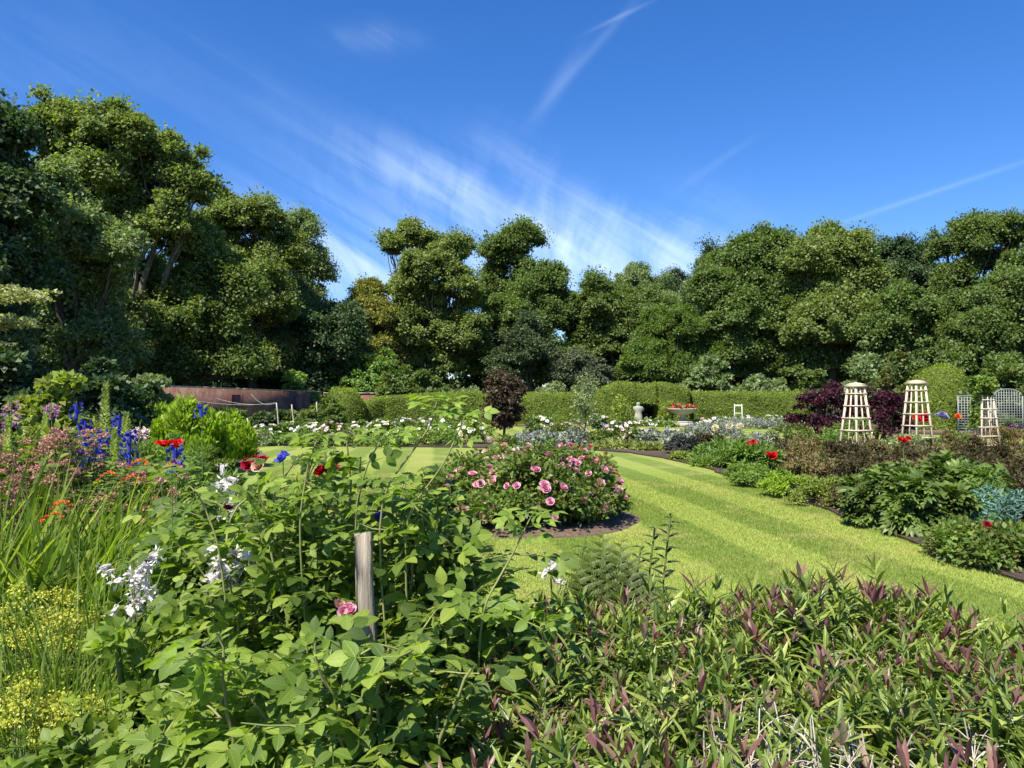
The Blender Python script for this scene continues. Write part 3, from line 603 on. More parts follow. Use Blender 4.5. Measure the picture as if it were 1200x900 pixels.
# ------------------------------------------------------------------ garden ornaments
WOODP = solid('pale_new_timber', (.52, .42, .27), (.72, .61, .44), 5, .7, .15, .004, (6, 6, .6))
WOODW = solid('white_painted_wood', (.62, .60, .52), (.75, .73, .66), 8, .6, .1, .003)
WOODG = solid('grey_weathered_wood', (.20, .165, .12), (.42, .36, .27), 14, .9, .9, .008, (7, 7, .5))
LATT = solid('grey_green_trellis_paint', (.2, .22, .21), (.3, .32, .3), 6, .8, .1, .003)
def obelisk(label, px, Y, h, wb, wt, rz, mat=WOODP, rows=6, cap=True, base=.03):
    root = thing('garden_obelisk', label, 'obelisk', (GX(px, Y), Y, base), 'wooden plant obelisks in the right hand border'); root.rotation_euler[2] = rz
    hw = lambda z: (wb+(wt-wb)*z/h)/2
    for sx, sy in ((-1, -1), (1, -1), (1, 1), (-1, 1)):
        b = MB(); b.bar((sx*hw(0), sy*hw(0), -.05), (sx*hw(h), sy*hw(h), h), .055, .055, (1, 0, 0)); b.build('post', mat, root)
    for k, (ax, ay) in enumerate(((0, -1), (1, 0), (0, 1), (-1, 0))):
        e = lambda z, s, o=.03: ((s*(hw(z)+.045), ay*(hw(z)+o), z) if ax == 0 else (ax*(hw(z)+o), s*(hw(z)+.045), z))
        for i in range(rows):
            z = h*(.07+i*.84/(rows-1)*1.0)
            s = (1, 0, 0) if ax else (0, 1, 0); b = MB(); b.bar(e(z, -1), e(z, 1), .02, .034, s); b.build('rail', mat, root)
        c = MB(); q0 = (0, ay*(hw(0)+.006), -.03) if ax == 0 else (ax*(hw(0)+.006), 0, -.03); q1 = (0, ay*(hw(h)+.006), h-.01) if ax == 0 else (ax*(hw(h)+.006), 0, h-.01)
        c.bar(q0, q1, .036, .022, (1, 0, 0) if ax == 0 else (0, 1, 0)); c.build('slat', mat, root)
    if cap:
        b = MB(); b.box((0, 0, h+.025), (wt+.13, wt+.13, .045)); b.box((0, 0, h+.068), (wt+.06, wt+.06, .035)); v = [(x*(wt/2+.03), y*(wt/2+.03), h+.087) for x, y in ((-1, -1), (1, -1), (1, 1), (-1, 1))]+[(0, 0, h+.14)]
        b.raw(v, [0, 1, 4, 1, 2, 4, 2, 3, 4, 3, 0, 4], [3]*4); b.build('cap', mat, root)
    return root
obelisk('pale timber obelisk in front of the purple smoke bush, leftmost of three', 1003, 22.5, 2.13, .72, .30, R(22))
obelisk('pale timber obelisk with broad flat cap, middle one of three', 1074, 25, 2.28, .72, .34, R(16))
obelisk('pale timber obelisk with a climber spilling over its top, rightmost', 1152, 28, 1.95, .74, .42, R(6), rows=6, cap=False)

def urn():
    x, y = GX(800, 55), 55; root = thing('stone_urn', 'wide stone bowl on a pedestal planted with red flowers by hedge', 'urn', (x, y, 0))
    b = MB(); b.box((0, 0, .12), (1.5, 1.5, .3)); b.box((0, 0, .33), (1.15, 1.15, .12)); b.build('plinth', STONE, root)
    b = MB(); b.lathe([(.38, .39), (.36, .45), (.22, .52), (.19, .7), (.24, .78), (.3, .82)], k=20); b.build('stem', MOSSY, root, smooth=True)
    b = MB(); b.lathe([(.28, .82), (.45, .86), (.75, .98), (.9, 1.1), (.96, 1.2), (1.06, 1.24), (1.06, 1.29), (.95, 1.30), (.85, 1.2), (.0, 1.15)], k=28, wob=.006); b.build('bowl', STONE, root, smooth=True)
    p, d = dome_pts(90, .95, .95, .35, 0, .5); b = MB(); clump_leaves(b, LEAF_FAR, p+np.array((0, 0, 1.22)), .1, 14, .1, d); b.build('foliage', M_BRIGHT, root)
    p, d = dome_pts(60, 1.0, 1.0, .38, .1, .95); add_flowers(root, p[:30]+np.array((0, 0, 1.24)), d[:30], BLOOM_FAR, FM['crimson'], .22); add_flowers(root, p[30:]+np.array((0, 0, 1.24)), d[30:], BLOOM_FAR, FM['coral'], .19)
def figure():
    x, y = GX(748, 57), 57; root = thing('stone_statue', 'weathered lichened stone figure standing in front of the dark hedge opening', 'statue', (x, y, 0))
    b = MB(); b.box((0, 0, .2), (.75, .6, .45)); b.build('plinth', MOSSY, root)
    b = MB(); k = 20; an = np.linspace(0, 2*math.pi, k+1)
    pr = [(.30, .30, .42), (.31, .28, .6), (.27, .24, .8), (.24, .2, .95), (.28, .21, 1.08), (.36, .24, 1.22), (.39, .22, 1.33), (.33, .19, 1.42), (.13, .12, 1.47), (.11, .11, 1.5), (.14, .15, 1.56), (.15, .16, 1.64), (.11, .12, 1.72), (.01, .01, 1.75)]
    V = np.array([[(rx*math.cos(a)*(1+.06*math.sin(5*a+z*4)), ry*math.sin(a)*(1+.06*math.sin(7*a)), z) for a in an] for rx, ry, z in pr]); V[:, -1] = V[:, 0]; b.grid(V); b.build('draped_body', MOSSY, root, smooth=True)
def ladder():
    x, y = GX(865, 53), 53; root = thing('step_ladder', 'small white wooden step ladder standing open before the level hedge', 'ladder', (x, y, 0)); root.rotation_euler[2] = R(-25)
    for s in (-.24, .24):
        b = MB(); b.bar((s*1.15, 0, 0), (s, 0, 1.62), .05, .045, (1, 0, 0)); b.build('rail', WOODW, root)
    for z in (.42, .98, 1.5):
        b = MB(); b.bar((-.26, 0, z), (.26, 0, z), .05 if z < 1.4 else .12, .035, (0, 0, 1)); b.build('step', WOODW, root)
    for s in (-.2, .2):
        b = MB(); b.bar((s*1.4+.1, .75, 0), (s, .05, .98), .04, .035, (1, 0, 0)); b.build('rear_leg', WOODW, root)
def trellis():
    x0, Y = GX(1136, 42), 42
    for i, (cx, arch, lab) in enumerate(((1142, 0, 'grey lattice trellis panel partly hidden by the third obelisk'), (1181, 1, 'grey lattice trellis panel with arched top between flat ones'), (1222, 0, 'grey lattice trellis panel with flat top at right photo edge'))):
        w = 1.75 if not arch else 1.55; x = GX(cx, Y); root = thing('trellis_panel', lab, 'trellis', (x, Y, 0)); h = 2.05
        b = MB(); n = 11
        top = lambda u: h+(math.sqrt(max(0, 1-(2*u/w)**2))*.38 if arch else 0)
        for k in range(n+1):
            u = -w/2+k*w/n; b.bar((u, 0, .1), (u, 0, top(u)), .03, .012, (1, 0, 0))
        for k in range(18):
            z = .15+k*.14
            ext = w/2 if z <= h else (w/2*math.sqrt(max(0, 1-((z-h)/.38)**2)) if arch else 0)
            if ext > .1: b.bar((-ext, .014, z), (ext, .014, z), .03, .012, (0, 0, 1))
        b.build('lattice', LATT, root); f = MB()
        for s in (-1, 1): f.bar((s*(w/2+.03), .005, -.05), (s*(w/2+.03), .005, h+.02), .055, .05, (1, 0, 0))
        us = np.linspace(-w/2, w/2, 13)
        for a, c in zip(us[:-1], us[1:]): f.bar((a, .005, top(a)+.02), (c, .005, top(c)+.02), .05, .045, (0, 0, 1))
        f.build('frame', LATT, root)
def petalmat(name, cols, trans=.3, tcol=(1.2, 1.0, 1.0)): return leafmat(name, cols, trans, .5, tcol, var=.12, spec=.2)
FM = dict(red=petalmat('red_petal', [(.5, .008, .015), (.7, .02, .02)]), crimson=petalmat('crimson_petal', [(.22, .004, .02), (.4, .012, .04)]),
    pink=petalmat('pink_petal', [(.72, .24, .38), (.8, .4, .52), (.85, .52, .6)]), blush=petalmat('blush_petal', [(.85, .62, .58), (.85, .75, .7)]), coral=petalmat('coral_petal', [(.7, .08, .1), (.8, .2, .2)]),
    white=petalmat('white_petal', [(.78, .78, .74), (.85, .84, .8)], .35), cream=petalmat('cream_petal', [(.8, .72, .42), (.82, .8, .6)]), blue=petalmat('blue_petal', [(.03, .04, .32), (.07, .09, .5), (.12, .12, .45)], tcol=(1, 1, 1.2)),
    lilac=petalmat('lilac_petal', [(.3, .27, .5), (.42, .4, .62)]), mauve=petalmat('foxglove_petal', [(.55, .18, .45), (.7, .35, .6)]), orange=petalmat('orange_petal', [(.75, .1, .02), (.85, .2, .03)]),
    yellow=petalmat('lime_yellow_froth', [(.36, .42, .04), (.48, .52, .06), (.55, .58, .1)], .25), dusty=petalmat('dusty_pink_froth', [(.42, .17, .14), (.6, .3, .25), (.32, .16, .1)], .2), faded=petalmat('faded_petal', [(.55, .4, .25), (.5, .25, .2), (.65, .5, .35)]),
    purple=petalmat('purple_petal', [(.25, .03, .3), (.4, .08, .45)]))
urn(); figure(); ladder(); trellis()
WOODST = solid('stake_wood', (.36, .31, .23), (.5, .45, .36), 6, .8, .2, .003)
def stakes():
    tops = []
    for px, pt, Y, lab in ((325, 472, 42, 'leaning pale stake left of the others by the white roses'), (343, 474, 43, 'slanting pale stake in the middle by the white roses'), (372, 471, 46, 'upright thin stake close to the yew dome'), (291, 490, 38, 'short pale stake low in the white roses')):
        root = thing('garden_stake', lab, 'stake', (GX(px, Y), Y, 0)); h = ZH(pt, Y); b = MB(); b.tube(curve((0.15, 0, -.1), (-.05, 0, h), 6, (0, 0, 0), .01), .035, 7, True); b.build('pole', WOODST, root, smooth=True); tops.append(np.array((GX(px, Y)-.05, Y, h)))
    W = [(-18.45, 40, 2.3), (-17.9, 44, 2.35), (-17.0, 50, 2.3)]
    for a, q, lab in ((W[0], tops[0], 'long sagging rope from the near wall end to the stake'), (W[1], tops[0], 'rope sagging from the middle of the wall to the stake'), (W[2], tops[0], 'rope from the far part of the wall to the leaning stake')):
        b = MB(); b.tube(curve(a, q, 14, (0, 0, -.35)), .012, 5); tag(b.build('rope', solid('pale_rope', (.35, .33, .28)), smooth=True), lab, 'rope')
stakes()

# ------------------------------------------------------------------ shrubs between trees and hedge
def sh(name, label, px, Y, wpx, top, mat, ry=None, **kw):
    x = GX(px, Y); rx = wpx/2/FOC*Y; return shrub(name, label, x, Y, rx, ry or rx*.8, ZH(top, Y)-kw.get('rc', .3)*.45, mat, **kw)
FARK = dict(size=.26, n=9000, rc=.55, nst=10, flat=.8, rnd=.9)
def far_shrubs():
    k = FARK; k2 = dict(k, size=.2, T=LEAF_FARN)
    sh('laurel_shrub', 'bright yellow green shrub above the left hedge end', 432, 66, 92, 404, M_BRIGHT, **k)
    sh('evergreen_shrub', 'rounded grey green evergreen shrub above the left hedge', 462, 64, 62, 429, M_CHEST, **k)
    sh('evergreen_shrub', 'smaller rounded grey green shrub right of the larger one', 503, 64, 50, 434, M_OAK, **k)
    sh('willow_shrub', 'low silver green willow shrub left of the purple-leaved tree', 545, 63, 50, 447, M_GREY, **k2)
    sh('willow_shrub', 'silver green willow shrub right of the purple-leaved tree', 642, 63, 52, 440, M_GREY, **k2)
    sh('willow_shrub', 'silver green willow shrub left of the hedge arch', 688, 63.5, 46, 445, M_GREY, **k2)
    sh('willow_shrub', 'pale silvery willow shrub just right of the hedge arch', 800, 63.5, 46, 447, M_GREY, **k2)
    sh('hazel_shrub', 'tall light green rounded shrub behind the stone urn', 828, 65, 58, 417, M_LIME, **k)
    sh('hazel_shrub', 'wide light green shrub above the level hedge', 893, 64, 74, 433, M_LIME, **k)
    sh('hazel_shrub', 'dull green shrub left of the purple smoke bush', 942, 63, 62, 428, M_OAK, **k)
    sh('laurel_shrub', 'large mid green shrub behind the first obelisk', 1022, 60, 90, 404, M_LIME, **k)
    sh('photinia_shrub', 'green shrub flecked with pink between first and second obelisk', 1046, 50, 56, 421, M_FLECK, **k)
    sh('evergreen_shrub', 'dark wide shrub behind the bright topiary dome', 1120, 60, 130, 395, M_CHEST, **k)
    sh('evergreen_shrub', 'dark wide shrub at the right edge behind the trellis', 1195, 52, 110, 408, M_CHEST, **k)
    sh('evergreen_shrub', 'glossy shrub close behind the trellis panels', 1175, 45, 90, 428, M_OAK, **k)
    sh('laurel_shrub', 'bright green shrub leaning over the brick wall top', 352, 61, 42, 437, M_BRIGHT, **k)
    sh('evergreen_shrub', 'dull green shrub above the short end of the wall', 398, 66, 64, 428, M_OAK, **k)
    # left side, nearer
    s2 = dict(size=.15, n=9000, rc=.35, flat=.45, rnd=.7, nst=14)
    sh('dogwood_shrub', 'golden green layered shrub behind the foxgloves', 72, 15.5, 96, 443, M_BRIGHT2, **s2)
    sh('holly_shrub', 'very dark shrub behind the golden green one', 120, 19, 150, 420, M_DARK, **dict(s2, n=14000, flat=.8))
    sh('holly_shrub', 'very dark shrub at the left photo edge under the cream branches', 10, 17, 130, 405, M_DARK, **dict(s2, n=12000, flat=.8))
    sh('ivy_shrub', 'pale green climber leaning at the near end of the brick wall', 178, 21, 44, 436, M_LIME, **s2)
    sh('ivy_shrub', 'dark climber growing against the shaded brick wall', 310, 45, 60, 482, M_DARK, **dict(s2, size=.2))
    sh('ivy_shrub', 'ivy heaped against the middle of the brick wall', 268, 44.5, 46, 476, M_CHEST, **dict(s2, size=.2))
    sh('ivy_shrub', 'small leafy climber at the near end of the brick wall', 208, 39.5, 30, 470, M_OAK, **dict(s2, size=.2))
    sh('apple_shrub', 'green trained bush between the pale stakes', 352, 46, 60, 478, M_OAK, **dict(s2, size=.2))
    sh('apple_shrub', 'green trained bush left of the yew dome', 385, 50, 44, 470, M_OAK, **dict(s2, size=.2))
    # variegated dogwood reaching in from the left edge: tiered branches
    Y = 17; x = GX(-28, Y); root = thing('dogwood_tree', 'cream variegated tree with tiered branches at the left photo edge', 'tree', (x, Y, 0)); b = MB(); t = MB()
    t.tube(curve((x, Y, -.1), (x+.1, Y, 4.6), 6), np.linspace(.09, .04, 6), 7)
    for py, reach in ((349, 66), (382, 58), (414, 46), (440, 36)):
        z = ZH(py, Y)
        for a in np.linspace(0, 2*math.pi, 9)[:-1]+z:
            r = reach/FOC*Y*(.8+.3*rng.random()); e = np.array((x+math.cos(a)*r, Y+math.sin(a)*r, z+.1)); s0 = np.array((x, Y, z-.25)); c = curve(s0, e, 6, (0, 0, .12)); t.tube(c, np.linspace(.03, .008, 6), 5)
            cc = np.concatenate([c[2:]+rng.normal(size=(4, 3))*(.16, .16, .04) for _ in range(3)]); clump_leaves(b, LEAF_FAR, cc, .22, 34, .085, None, .28, 1.3, .45)
    b.build('crown', M_VARIEG, root, origin=(x, Y, 0)); t.build('trunk', BARK, root, smooth=True, origin=(x, Y, 0))
M_FLECK = leafmat('flecked_leaf', [(.06, .10, .02), (.08, .13, .03), (.10, .14, .04), (.30, .17, .13)], .3)
M_BRIGHT2 = leafmat('golden_leaf', [(.14, .19, .03), (.22, .27, .05), (.3, .33, .08)], .35)
far_shrubs()
sh('holly_shrub', 'dark shrub added behind the hedge arch to darken its opening', 758, 62.5, 60, 462, M_PINE, size=.2, n=9000, rc=.5)  # added shrub, stands in for the shade inside the arch opening

# ------------------------------------------------------------------ planting in the beds
M_ROSEF = leafmat('rose_leaf_far', [(.07, .12, .025), (.11, .18, .035), (.17, .24, .05), (.15, .10, .04)], .3, .45)
M_PEONY = leafmat('peony_leaf', [(.06, .10, .02), (.10, .15, .03), (.16, .21, .045)], .2, .42, spec=.3)
M_FRESH = leafmat('fresh_leaf', [(.10, .17, .03), (.16, .24, .04), (.22, .30, .06)], .35)
M_LIMEF = leafmat('lime_feather_leaf', [(.16, .25, .02), (.24, .34, .03), (.32, .42, .05)], .4)
M_MIDG = leafmat('mid_green_leaf', [(.08, .14, .03), (.13, .21, .04), (.19, .28, .06)], .3)
M_BLUEG = leafmat('blue_green_leaf', [(.08, .16, .12), (.13, .24, .19), (.18, .3, .25)], .2)
M_LAVF = leafmat('lavender_leaf', [(.18, .23, .13), (.24, .27, .19), (.28, .26, .36), (.22, .28, .15)], .15)
M_GRASSY = leafmat('grass_tuft_leaf', [(.16, .2, .05), (.24, .28, .08), (.3, .3, .12)], .3)
M_DUSK = leafmat('dark_grey_leaf', [(.035, .04, .035), (.06, .065, .055), (.09, .085, .08)], .15)
def pl(name, label, px, Y, wpx, top, mat, fl=None, **kw):
    """a plant centred at pixel column px, Y metres off, wpx wide, reaching pixel row top; fl = (material, count, size[, template])"""
    k = dict(size=.055, n=3500, nst=10); k.update(kw); ry = k.pop('ry', None); x = GX(px, Y); rx = wpx/2/FOC*Y; ry = ry or rx; h = max(.12, ZH(top, Y)-k.get('rc', .15)*.45-k['size']*.2)
    grp = k.pop('group', None); cat = k.pop('cat', name.split('_')[-1] if name.split('_')[-1] in ('rose', 'peony', 'lavender', 'grass') else 'plant'); fin = k.pop('fin', .97)
    r = shrub(name, label, x, Y, rx, ry, h, mat, cat=cat, group=grp, **k)
    for f in ([fl] if fl and not isinstance(fl, list) else fl or []):
        m, c, s = f[:3]; p, d = dome_pts(c*2, rx*1.02, ry*1.02, h*1.03, .12, fin); keep = rng.permutation(len(p))[:c]; add_flowers(r, p[keep], d[keep]+np.array((0, -.15, .35)), f[3] if len(f) > 3 else BLOOM_FAR, FM[m], s)
    return r

# island of pink shrub roses: four bushes
def island():
    k = dict(T=ROSE_FARLEAF, size=.12, n=4200, stem=CANE, nst=40, rc=.2, inner=.5, fin=1.07, flat=.9, rnd=.8, low=.12, group='pink shrub roses on the round island bed', cat='rose bush')
    B = (BLOOM,)
    pl('rose_bush', 'pink rose bush at the left front of the round island bed', 556, 10.7, 110, 545, M_ROSEF, [('pink', 30, .13, BLOOM), ('blush', 5, .07, BLOOM), ('faded', 4, .06, BLOOM)], **k)
    pl('rose_bush', 'pink rose bush in the front middle of the round island bed', 625, 10.5, 120, 530, M_ROSEF, [('pink', 34, .13, BLOOM), ('coral', 3, .06, BLOOM), ('faded', 4, .06, BLOOM)], **k)
    pl('rose_bush', 'pink rose bush at the right of the round island bed', 683, 10.9, 96, 537, M_ROSEF, [('pink', 44, .13, BLOOM), ('blush', 4, .08, BLOOM)], **k)
    pl('rose_bush', 'coral pink rose bush at the back right of the island bed', 672, 12.1, 100, 521, M_ROSEF, [('coral', 34, .13, BLOOM), ('pink', 24, .14, BLOOM)], **k)
    pl('rose_bush', 'pale pink rose bush at the back left of the island bed', 600, 12.2, 120, 520, M_ROSEF, [('pink', 34, .13, BLOOM), ('blush', 20, .13, BLOOM)], **k)
    # tall single stems with blooms
island()

def far_band():
    protos = []
    for i, (c1, c2, lf) in enumerate((('white', 'cream', M_MIDG), ('blush', 'white', M_ROSEF), ('cream', 'white', M_FRESH))):
        protos.append((c1, c2, lf))
    spots = [(285, 33.5, 499, 0, 'left end of the far white rose row below the short stake'), (312, 33, 495, 0, 'below the leaning stake'), (338, 33.6, 493, 0, 'below the slanting stake'), (365, 33, 494, 0, 'in the far row just left of the yew dome'), (392, 32.4, 493, 1, 'below the yew dome'), (420, 32.8, 492, 0, 'at the right foot of the yew dome'),
        (448, 31.8, 490, 2, 'below the sloping left end of the hedge'), (474, 32.4, 488, 0, 'in the far row, middle of the left hedge'), (500, 31.6, 487, 2, 'second left of the purple-leaved tree'), (528, 32.2, 487, 0, 'next to the green bush left of the purple-leaved tree'), (553, 31.4, 490, 2, 'directly left of the purple-leaved tree'),
        (636, 33.5, 486, 0, 'directly right of the purple-leaved tree'), (662, 33, 494, 1, 'between purple-leaved tree and airy pale tree'), (700, 33.5, 484, 0, 'tall, right of the airy pale tree'), (722, 33, 492, 1, 'second right of the airy pale tree'), (752, 32, 500, 1, 'below the stone statue'), (794, 32, 502, 1, 'below the stone urn')]
    for px, Y, top, kd, w in spots:
        c1, c2, lf = protos[kd]; rx = .62; nm = 'white and cream flowered rose bush ' if kd != 1 else 'pale pink flowered rose bush '
        pl('rose_bush', nm.replace('white and cream flowered', 'white flowered') +w, px, Y, 42, top, lf, [(c1, 30, .19), (c2, 14, .17)], size=.1, n=1500, cat='rose bush', group='rose bushes of the far bed', ry=.7, rc=.25, low=.1)
    for px, Y, top, w in [(845, 55, 487, 'left of the step ladder foot'), (780, 54, 493, 'left of the urn'), (765, 56, 490, 'between statue and urn'), (822, 55, 489, 'just right of the urn'), (880, 54, 486, 'right of the step ladder foot'), (905, 54, 485, 'left of the smoke bush by the hedge'), (928, 53, 486, 'touching the smoke bush by the hedge'), (735, 55, 492, 'left of the statue')]:
        pl('rose_bush', 'distant white rose bush at the hedge foot '+w, px, Y, 30, top, M_MIDG, [('white', 18, .3), ('blush', 8, .28)], size=.16, n=700, cat='rose bush', group='distant white roses at the hedge foot', rc=.3, nst=4)
    lav = dict(T=LEAF_FARN, size=.16, n=2600, rc=.22, flat=1.3, rnd=.5, upw=.2, nst=0, cat='lavender')
    for i, (px, Y, top, wd, w) in enumerate([(632, 29.3, 510, 56, 'left of the airy pale tree, blue grey'), (672, 29.2, 509, 44, 'at the foot of the airy pale tree'), (762, 29, 509, 44, 'in front of the pale pink roses below the statue'), (795, 28.3, 512, 46, 'left of the dark low bush'), (830, 40, 500, 60, 'behind the leek heads'), (870, 51, 491, 70, 'at the foot of the step ladder'), (915, 50, 493, 50, 'near the smoke bush by the hedge'), (600, 29.8, 516, 40, 'at the foot of the purple-leaved tree')]):
        pl('lavender', 'grey lavender clump '+w, px, Y, wd, top, M_LAVF, group='lavender clumps of the far beds', **lav)
    pl('perennial_plant', 'grassy green clump at the lawn corner below the lavender', 722, 28.7, 60, 517, M_GRASSY, T=LEAF_FARN, size=.18, n=1800, nst=0, flat=1.3)
    pl('perennial_plant', 'yellow green grassy clump at the far lawn edge by the dark bush', 764, 27.4, 44, 523, M_GRASSY, T=LEAF_FARN, size=.18, n=1500, nst=0, flat=1.3)
    pl('perennial_plant', 'dark green rose foliage right of the airy pale tree', 706, 31.3, 40, 502, M_ROSEF, size=.09, n=1800)
    pl('perennial_plant', 'leafy green clump in front of the white roses on the left', 515, 30.8, 60, 504, M_FRESH, size=.09, n=2500, fl=('cream', 9, .1))
    pl('perennial_plant', 'low grey green clump at the far left lawn corner', 300, 30.6, 60, 505, M_GREY, size=.09, n=2500)
    pl('perennial_plant', 'mid green low clump along the far lawn edge on the left', 355, 31, 64, 506, M_MIDG, size=.09, n=2500)
    pl('perennial_plant', 'dark green low clump along the far lawn edge', 405, 30.6, 58, 508, M_ROSEF, size=.09, n=2500)
    pl('perennial_plant', 'low fresh green clump at the far lawn edge', 458, 30.3, 60, 508, M_MIDG, size=.09, n=2500, fl=('white', 12, .1))
    # small purple-leaved tree and airy pale tree
    x, Y = GX(590, 33), 33; r = thing('plum_tree', 'small dark purple-leaved tree standing before the clipped hedge', 'tree', (x, Y, .03)); b = MB(); t = MB(); cs = []
    for c, rr in [((0, 0, 1.9), (.85, .85, .85)), ((-.25, 0, 2.45), (.55, .6, .5)), ((.45, .1, 2.2), (.5, .5, .6)), ((-.3, .1, 1.3), (.65, .6, .55)), ((.25, -.1, 1.2), (.7, .6, .5)), ((0, 0, .75), (.5, .5, .35))]: cs += crown(b, [(c, rr)], .2, 60, .11, LEAF_FAR, 1.5, .8, .4, -.8)
    b.build('crown', M_DPURP, r); t.tube(curve((0, 0, -.1), (0, 0, 2.2), 6, (.05, 0, 0)), np.linspace(.07, .03, 6), 6)
    for q in cs[:5]:
        for w in q[:5]: t.tube(curve((0, 0, .7), w, 4), np.linspace(.03, .01, 4), 4)
    t.build('trunk', BARK, r)
    x, Y = GX(684, 32), 32; r = thing('pear_tree', 'thin airy pale-leaved young tree in front of the hedge', 'tree', (x, Y, .03)); b = MB(); t = MB()
    t.tube(curve((0, 0, -.1), (.0, 0, 2.5), 6, (.08, 0, 0)), np.linspace(.035, .012, 6), 5)
    for i in range(34):
        z = .5+2.0*rng.random(); a = rng.random()*6.28; L = .55*(1-z/3.2)+.15; e = np.array((math.cos(a)*L, math.sin(a)*L*.8, z+.35)); c = curve((0, 0, z), e, 4); t.tube(c, np.linspace(.01, .004, 4), 4); clump_leaves(b, LEAF_FAR, c[1:], .10, 13, .08, None, .9, .4, .9)
    b.build('crown', M_GREY, r); t.build('trunk', BARK, r)
    x, Y = GX(722, 57), 57
    pl('bay_shrub', 'small yellow green shrub left of the stone statue', 727, 55, 22, 462, M_BRIGHT2, size=.16, n=700, cat='shrub', fin=1); pl('bay_shrub', 'small yellow green shrub directly left of the stone urn', 781, 55.5, 18, 468, M_BRIGHT2, size=.16, n=600, cat='shrub')
M_DPURP = leafmat('dark_plum_leaf', [(.04, .032, .02), (.08, .055, .035), (.055, .065, .025), (.2, .14, .09)], .25, tcol=(1.6, .8, .6))
far_band()

def right_border():
    # smoke bush
    sb = dict(size=.12, n=5200, rc=.32, flat=.8, rnd=.9, stem=BARK, nst=16, cat='shrub')
    pl('smoke_bush', 'large dark purple smoke bush left of and behind the first obelisk', 965, 31, 74, 447, M_PURPLE, **sb)
    pl('smoke_bush', 'large dark purple smoke bush right of the first obelisk', 1024, 31.5, 76, 450, M_PURPLE, **sb)
    br = dict(n=4200, rc=.16, flat=.9, rnd=1.0, inner=.55, T=LEAF_FARN, stem=solid('reddish_stem', (.12, .06, .04), (.2, .13, .07)), nst=40)
    L = [(905, 20.5, 56, 521, 'nearest the lawn before the lavender', M_BROWNP), (948, 20, 60, 509, 'left foot of the first obelisk', M_BRONZE), (985, 18.5, 62, 517, 'in front of the first obelisk', M_BROWNP), (1032, 19.5, 60, 515, 'between first and second obelisk', M_BRONZE),
         (1072, 18, 62, 521, 'in front of the second obelisk', M_BROWNP), (1112, 20, 60, 509, 'between second and third obelisk', M_BRONZE), (1150, 18.5, 62, 514, 'in front of the third obelisk', M_BROWNP), (1192, 19.5, 60, 517, 'right of the third obelisk at the photo edge', M_BRONZE),
         (1010, 15.2, 74, 533, 'behind the lime green edging plants', M_BROWNP), (1090, 14.2, 90, 531, 'rising behind the peony', M_BRONZE), (1160, 14.6, 92, 529, 'behind the blue green spurge', M_BROWNP), (955, 17, 66, 533, 'behind the lime edging, lower than its neighbours', M_BRONZE), (1205, 12.2, 80, 554, 'cut by the right photo edge, low', M_BROWNP)]
    for px, Y, w, top, lab, m in L:
        pl('bronze_perennial', 'bronze and green wispy perennial '+lab, px, Y, w*1.15, top, m, size=.085 if Y > 16 else .075, group='bronze perennials massed in the right border', cat='perennial', **br)
    g = dict(n=3600, rc=.14, flat=.8, rnd=.8)
    pl('perennial_plant', 'clump of strap leaved green plants by the dark low bush', 845, 21.5, 70, 520, M_MIDG, T=LEAF_LANCE, size=.2, **g)
    pl('perennial_plant', 'green leafy clump left of the single red poppy', 882, 19.5, 60, 520, M_MIDG, T=LEAF_LANCE, size=.2, **g)
    pl('perennial_plant', 'small yellow green mound at the far left tip of the right border', 803, 23, 44, 532, M_BRIGHT2, size=.07, **g)
    pl('perennial_plant', 'pale leaved clump on the lawn edge near the border tip', 838, 20.5, 44, 538, M_FRESH, T=LEAF_LANCE, size=.16, **g)
    pl('dark_shrub', 'low dark grey rounded bush at the far tip of the right border', 797, 25.5, 38, 511, M_DUSK, size=.07, n=4500, rc=.16, cat='shrub')
    pl('dark_shrub', 'brownish twiggy bush behind the low dark rounded bush', 830, 27.5, 44, 508, M_BROWNP, size=.09, n=2500, rc=.2, cat='shrub')
    pl('edging_plant', 'lime green low plant on the lawn edge, farthest of the edging', 868, 17.4, 56, 545, M_FRESH, size=.06, T=LEAF_MID, **g)
    pl('edging_plant', 'lime green low plant on the lawn edge, second from far', 893, 15.6, 66, 549, M_FRESH, size=.06, T=LEAF_MID, **g)
    pl('edging_plant', 'lime green low plant on the lawn edge, in the middle', 925, 14.0, 74, 556, M_LIMEF, size=.055, T=LEAF_MID, **g)
    pl('edging_plant', 'yellowish low plant on the lawn edge with bronze tips behind', 965, 12.8, 74, 562, M_BRIGHT2, size=.05, T=LEAF_MID, **g)
    pl('edging_plant', 'olive low plant on the lawn edge next to the peony', 1000, 12.1, 72, 566, M_BRONZE, size=.05, T=LEAF_MID, **g)
    pe = dict(T=join_t([(LEAF_PEONY, (0, .35, 0), (a, 1-abs(a)*.7, -.15), (a*.2, 0, 1), .62) for a in (-.9, -.45, 0, .45, .9)]+[(strip_t(.03, 2, 0), (0, 0, 0), (0, 1, 0), (0, 0, 1), .5)]), size=.2, rc=.17, flat=.9, rnd=.5, inner=.6, low=.12, upw=1.0, droop=.25, nst=20, cat='peony')
    pl('peony_plant', 'big dark green peony clump nearest the lawn edge', 1063, 10.3, 112, 552, M_PEONY, n=1700, **pe)
    pl('peony_plant', 'big dark green peony clump behind right of the front one', 1108, 11.3, 110, 535, M_PEONY, n=1700, **pe)
    pl('peony_plant', 'big dark green peony clump behind left of the front one', 1036, 12.0, 84, 548, M_PEONY, n=1300, **pe)
    pl('spurge_plant', 'blue green spurge at the right photo edge', 1190, 9.6, 84, 572, M_BLUEG, T=LEAF_LANCE, size=.10, n=3800, rc=.12, flat=1.0, rnd=.8)
